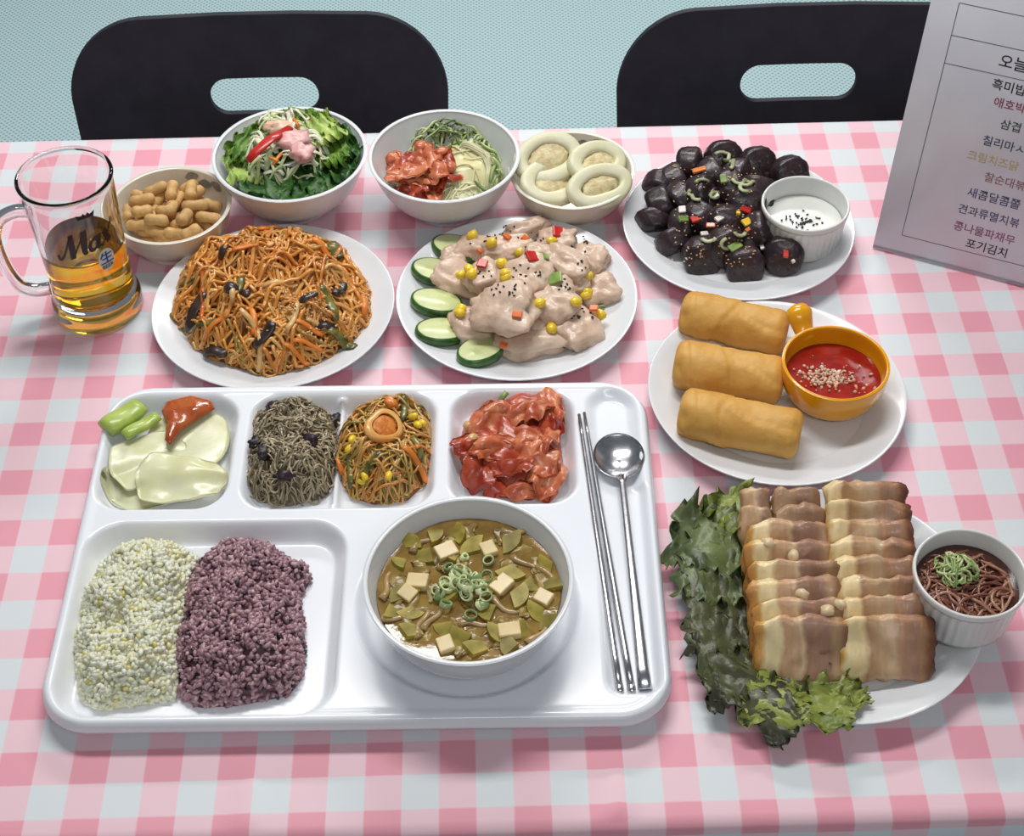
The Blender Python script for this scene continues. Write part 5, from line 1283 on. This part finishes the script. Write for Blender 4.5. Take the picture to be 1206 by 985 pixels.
# ------------------------------------------------------------------ tray: kimchi
mdK = Mound([(538, 535), (545, 505), (575, 482), (610, 468), (650, 462), (664, 485), (660, 520), (664, 550), (655, 578), (625, 590), (585, 586), (555, 570)], FT + .0005, .020, .030, seed=31, amp=.2)
o = mdK.core('kimchi_portion', m_kim_d); tag(o, 'deep red kimchi cabbage forming the bottom of the tray portion', 'kimchi')
big_me = []
for k in range(9):
    o = mk('kimchi_leaf', crumple(U(.038, .052), U(.026, .036), k*2.9 + 3, .0075, 2.0, .0024, U(.25, .6), 16), m_kim if k % 4 else m_kim_d); big_me.append(o.data); bpy.data.objects.remove(o)
for i, (px, py, rz) in enumerate(((560, 525, .4), (575, 500, .8), (600, 490, .3), (630, 478, 1.3), (650, 495, 1.7), (640, 520, 1.2), (610, 515, -.4), (585, 530, .2), (570, 555, .9), (600, 550, -.3), (630, 548, .3), (648, 560, 1.0), (625, 572, .1), (595, 575, .3), (648, 486, 1.6), (615, 535, .6))):
    o = put('kimchi_leaf', big_me[i % 9], None, on_md(mdK, px, py) + [0, 0, .004], (U(-.35, .35), U(-.35, .35), rz + U(-.2, .2)), 'folded orange red kimchi leaf in the tray portion', 'kimchi', 'kimchi leaves on the tray')
m_scg = M('scallion_green', (110, 130, 62), (140, 158, 84), 60, rough=.3, coat=.2)
A = on_md(mdK, 585, 480); B = P(597, 462, FT + .026); put('scallion_sprig', tube(np.array([A - A, (B-A)*.5 + [0, 0, .002], B - A]), .0028, 8, .7), m_scg, A, label='green scallion stem sticking out behind the kimchi', cat='scallion')
for px, py in ((548, 536), (556, 520), (552, 505)):
    put('pale_stem_bit', blob((.006, .0045, .004), px, 2, 2.4, .3), M('kimchi_stem', (206, 160, 104), (214, 186, 120), 70, rough=.3, coat=.3), on_md(mdK, px, py) + [0, 0, .003], (0, 0, U(0, 3)), 'pale kimchi stem bit at the edge of the portion', 'kimchi', 'pale kimchi stem bits')

# ------------------------------------------------------------------ tray: two mounds of rice
mdW = Mound([(96, 822), (90, 770), (98, 710), (122, 668), (160, 646), (200, 645), (234, 662), (238, 700), (222, 750), (214, 800), (205, 825), (160, 832), (115, 838)], FT + .0005, .027, .035, seed=41, amp=.28)
t = thing('white_rice', 'mound of pale yellow white rice beside the purple rice', 'rice', (mdW.c[0], mdW.c[1], mdW.zb)); og = np.array(t.location)
mdW.core('rice_mass', M('rice_mass_white', (228, 225, 194), (222, 217, 176), 160, rough=.4, bump=.6, bscale=300, sss=.2), parent=t, loc=og, drop=.002)
m_wr = M('white_rice_grain', (228, 226, 196), island=[(0, (226, 224, 196)), (.5, (236, 234, 214)), (.88, (232, 228, 190)), (.96, (224, 214, 140)), (1, (212, 202, 110))], rough=.35, sss=.2)
vf = grains(mdW, 2300, (.0036, .0021, .0019), (-.0015, .0022)); mk('rice_grains', (vf[0] - og, vf[1]), m_wr, t)['kind'] = 'stuff'
mdU = Mound([(212, 822), (206, 780), (222, 700), (234, 668), (268, 645), (300, 643), (330, 655), (352, 672), (360, 668), (366, 684), (354, 705), (360, 760), (356, 800), (340, 820), (280, 832), (235, 834)], FT + .0005, .030, .034, seed=51, amp=.16)
t = thing('purple_rice', 'mound of purple black rice beside the pale rice', 'rice', (mdU.c[0], mdU.c[1], mdU.zb)); og = np.array(t.location)
mdU.core('rice_mass', M('rice_mass_purple', (100, 66, 76), (80, 52, 62), 160, rough=.4, bump=.6, bscale=300), parent=t, loc=og, drop=.002)
m_pr = M('purple_rice_grain', (126, 90, 100), island=[(0, (122, 86, 98)), (.4, (156, 118, 128)), (.75, (180, 142, 148)), (.91, (198, 166, 168)), (.93, (40, 26, 34)), (1, (52, 34, 44))], rough=.35, coat=.15)
vf = grains(mdU, 2400, (.0037, .0019, .0018), (-.001, .0026)); mk('rice_grains', (vf[0] - og, vf[1]), m_pr, t)['kind'] = 'stuff'

# ------------------------------------------------------------------ soup
bp_ = bowl_prof(R_SUP, .066, .045); inn_ = bp_[len(bp_)//2 + 1:]
SZ = .050; RS = float(np.interp(SZ, [q[1] for q in inn_][::-1], [q[0] for q in inn_][::-1])) - .0006
m_soup = M('soup_broth', (122, 94, 44), (146, 118, 60), 60, rough=.08, spec=.5, bump=.12, bscale=120)
o = sauce_disc('soup_broth', B_SUP, RS, SZ, m_soup, 'olive brown soup broth filling the bowl on the tray', .0016); o['category'] = 'soup'
SU = lambda px, py, dz: P(px, py, FLOOR_S + SZ + dz)
m_zs = M('soup_zucchini', (128, 116, 40), (166, 148, 66), 70, rough=.4, coat=.0, spec=.3, sss=.2, rand=.22)
m_tofu = M('tofu', (212, 188, 134), (222, 202, 152), 60, rough=.3, sss=.3, rand=.04)
m_ms = M('soup_mushroom', (158, 128, 82), (178, 150, 104), 70, rough=.22, coat=.4, rand=.15)
ZP = [(470, 665), (487, 640), (512, 632), (540, 632), (560, 645), (470, 700), (463, 720), (490, 690), (610, 705), (625, 690), (640, 665), (600, 640), (630, 720), (615, 740), (585, 745), (525, 742), (545, 752), (485, 745), (520, 705), (575, 720), (600, 760), (500, 655), (650, 690), (560, 765), (480, 725), (645, 735), (575, 690), (535, 655), (600, 675)]
for i, (px, py) in enumerate(ZP):
    zr = U(.0115, .0165); za = U(1.3, 2.2); vf = prism([(0, 0)] + [(zr*math.cos(a), zr*math.sin(a)) for a in np.linspace(0, za, 8)], .0056)
    vf = (vf[0] - np.array([.005, .005, .0026]), vf[1])
    o = put('zucchini_piece', vf, m_zs, SU(px, py, -.0010 + .0010*(i % 3)), (U(-.3, .3), U(-.3, .3), U(0, 6.3)), 'soft green yellow zucchini wedge floating in the soup', 'zucchini', 'zucchini wedges in the soup', smooth=False)
for i, (px, py, rz) in enumerate(((525, 650, .5), (492, 686, -.2), (591, 690, .8), (600, 744, .1), (575, 648, .4), (640, 705, 1.0), (525, 760, .3), (480, 700, .9))):
    put('tofu_cube', box(.017 if i < 4 else .012, .013, .008, .0010), m_tofu, SU(px, py, .0014), (U(-.15, .15), U(-.15, .15), rz), 'pale tofu cube floating in the soup', 'tofu', 'tofu cubes in the soup', smooth=False)
for i, (px, py, rz) in enumerate(((497, 735, 1.4), (510, 728, 1.2), (595, 715, -.5), (470, 725, .2), (620, 665, -.8), (645, 680, -1.2), (500, 640, .7), (560, 735, .2), (635, 745, 1.0), (610, 625, .1), (455, 690, 1.2))):
    L = .026; pts = np.array([[(k/6 - .5)*L, .003*math.sin(k*.8 + i), .0007*math.sin(k)] for k in range(7)])
    put('mushroom_strip', tube(pts, .0022*np.array([1.7, 1.3, 1, 1, 1, 1, .7]), 8, .8), m_ms, SU(px, py, .0009), (0, 0, rz), 'brown mushroom strip floating in the soup', 'mushroom', 'mushroom strips in the soup')
m_sr = M('scallion_ring', (186, 198, 140), (214, 220, 172), 60, rough=.3, coat=.2, rand=.2); m_srd = M('scallion_ring_dark', (116, 136, 84), (146, 162, 108), 60, rough=.3, coat=.2, rand=.2)
for i in range(46):
    a = U(0, 6.3); r = min(.028, abs(rnd.gauss(0, .0135))); q = SU(549, 690, .0030 + .0060*max(0, 1 - r/.018) + U(0, .002)) + np.array([r*math.cos(a)*1.2, r*math.sin(a), 0])
    R0 = U(.0028, .0060); h = U(.0012, .0022); w = .0011; pale = i % 5 < 3
    vf = lathe([(R0, -h), (R0, h), (R0 - w, h), (R0 - w, -h), (R0, -h)], 16, lambda a_, i_: 1 + .12*math.cos(2*a_ + r*900))
    put('scallion_ring', vf, m_sr if pale else m_srd, q, (U(-.7, .7), U(-.7, .7), U(0, 6.3)), 'pale green scallion ring heaped on the soup' if pale else 'dark green scallion ring heaped on the soup', 'scallion', ('pale' if pale else 'dark') + ' scallion rings on the soup')
m_sv = M('soup_vegetable', (132, 108, 52), (168, 144, 84), 60, rough=.25, sss=.15, rand=.2)
for x, y in poisson(34, .060, .0115):
    vf = crumple(U(.012, .022), U(.008, .014), x*900, .0016, 1.6, .0016, .2, 7)
    put('cabbage_scrap', vf, m_sv, B_SUP + np.array([x, y, SZ + U(.0002, .0014)]), (U(-.12, .12), U(-.12, .12), U(0, 6.3)), 'limp brownish cabbage scrap floating in the soup', 'cabbage', 'cabbage scraps in the soup')
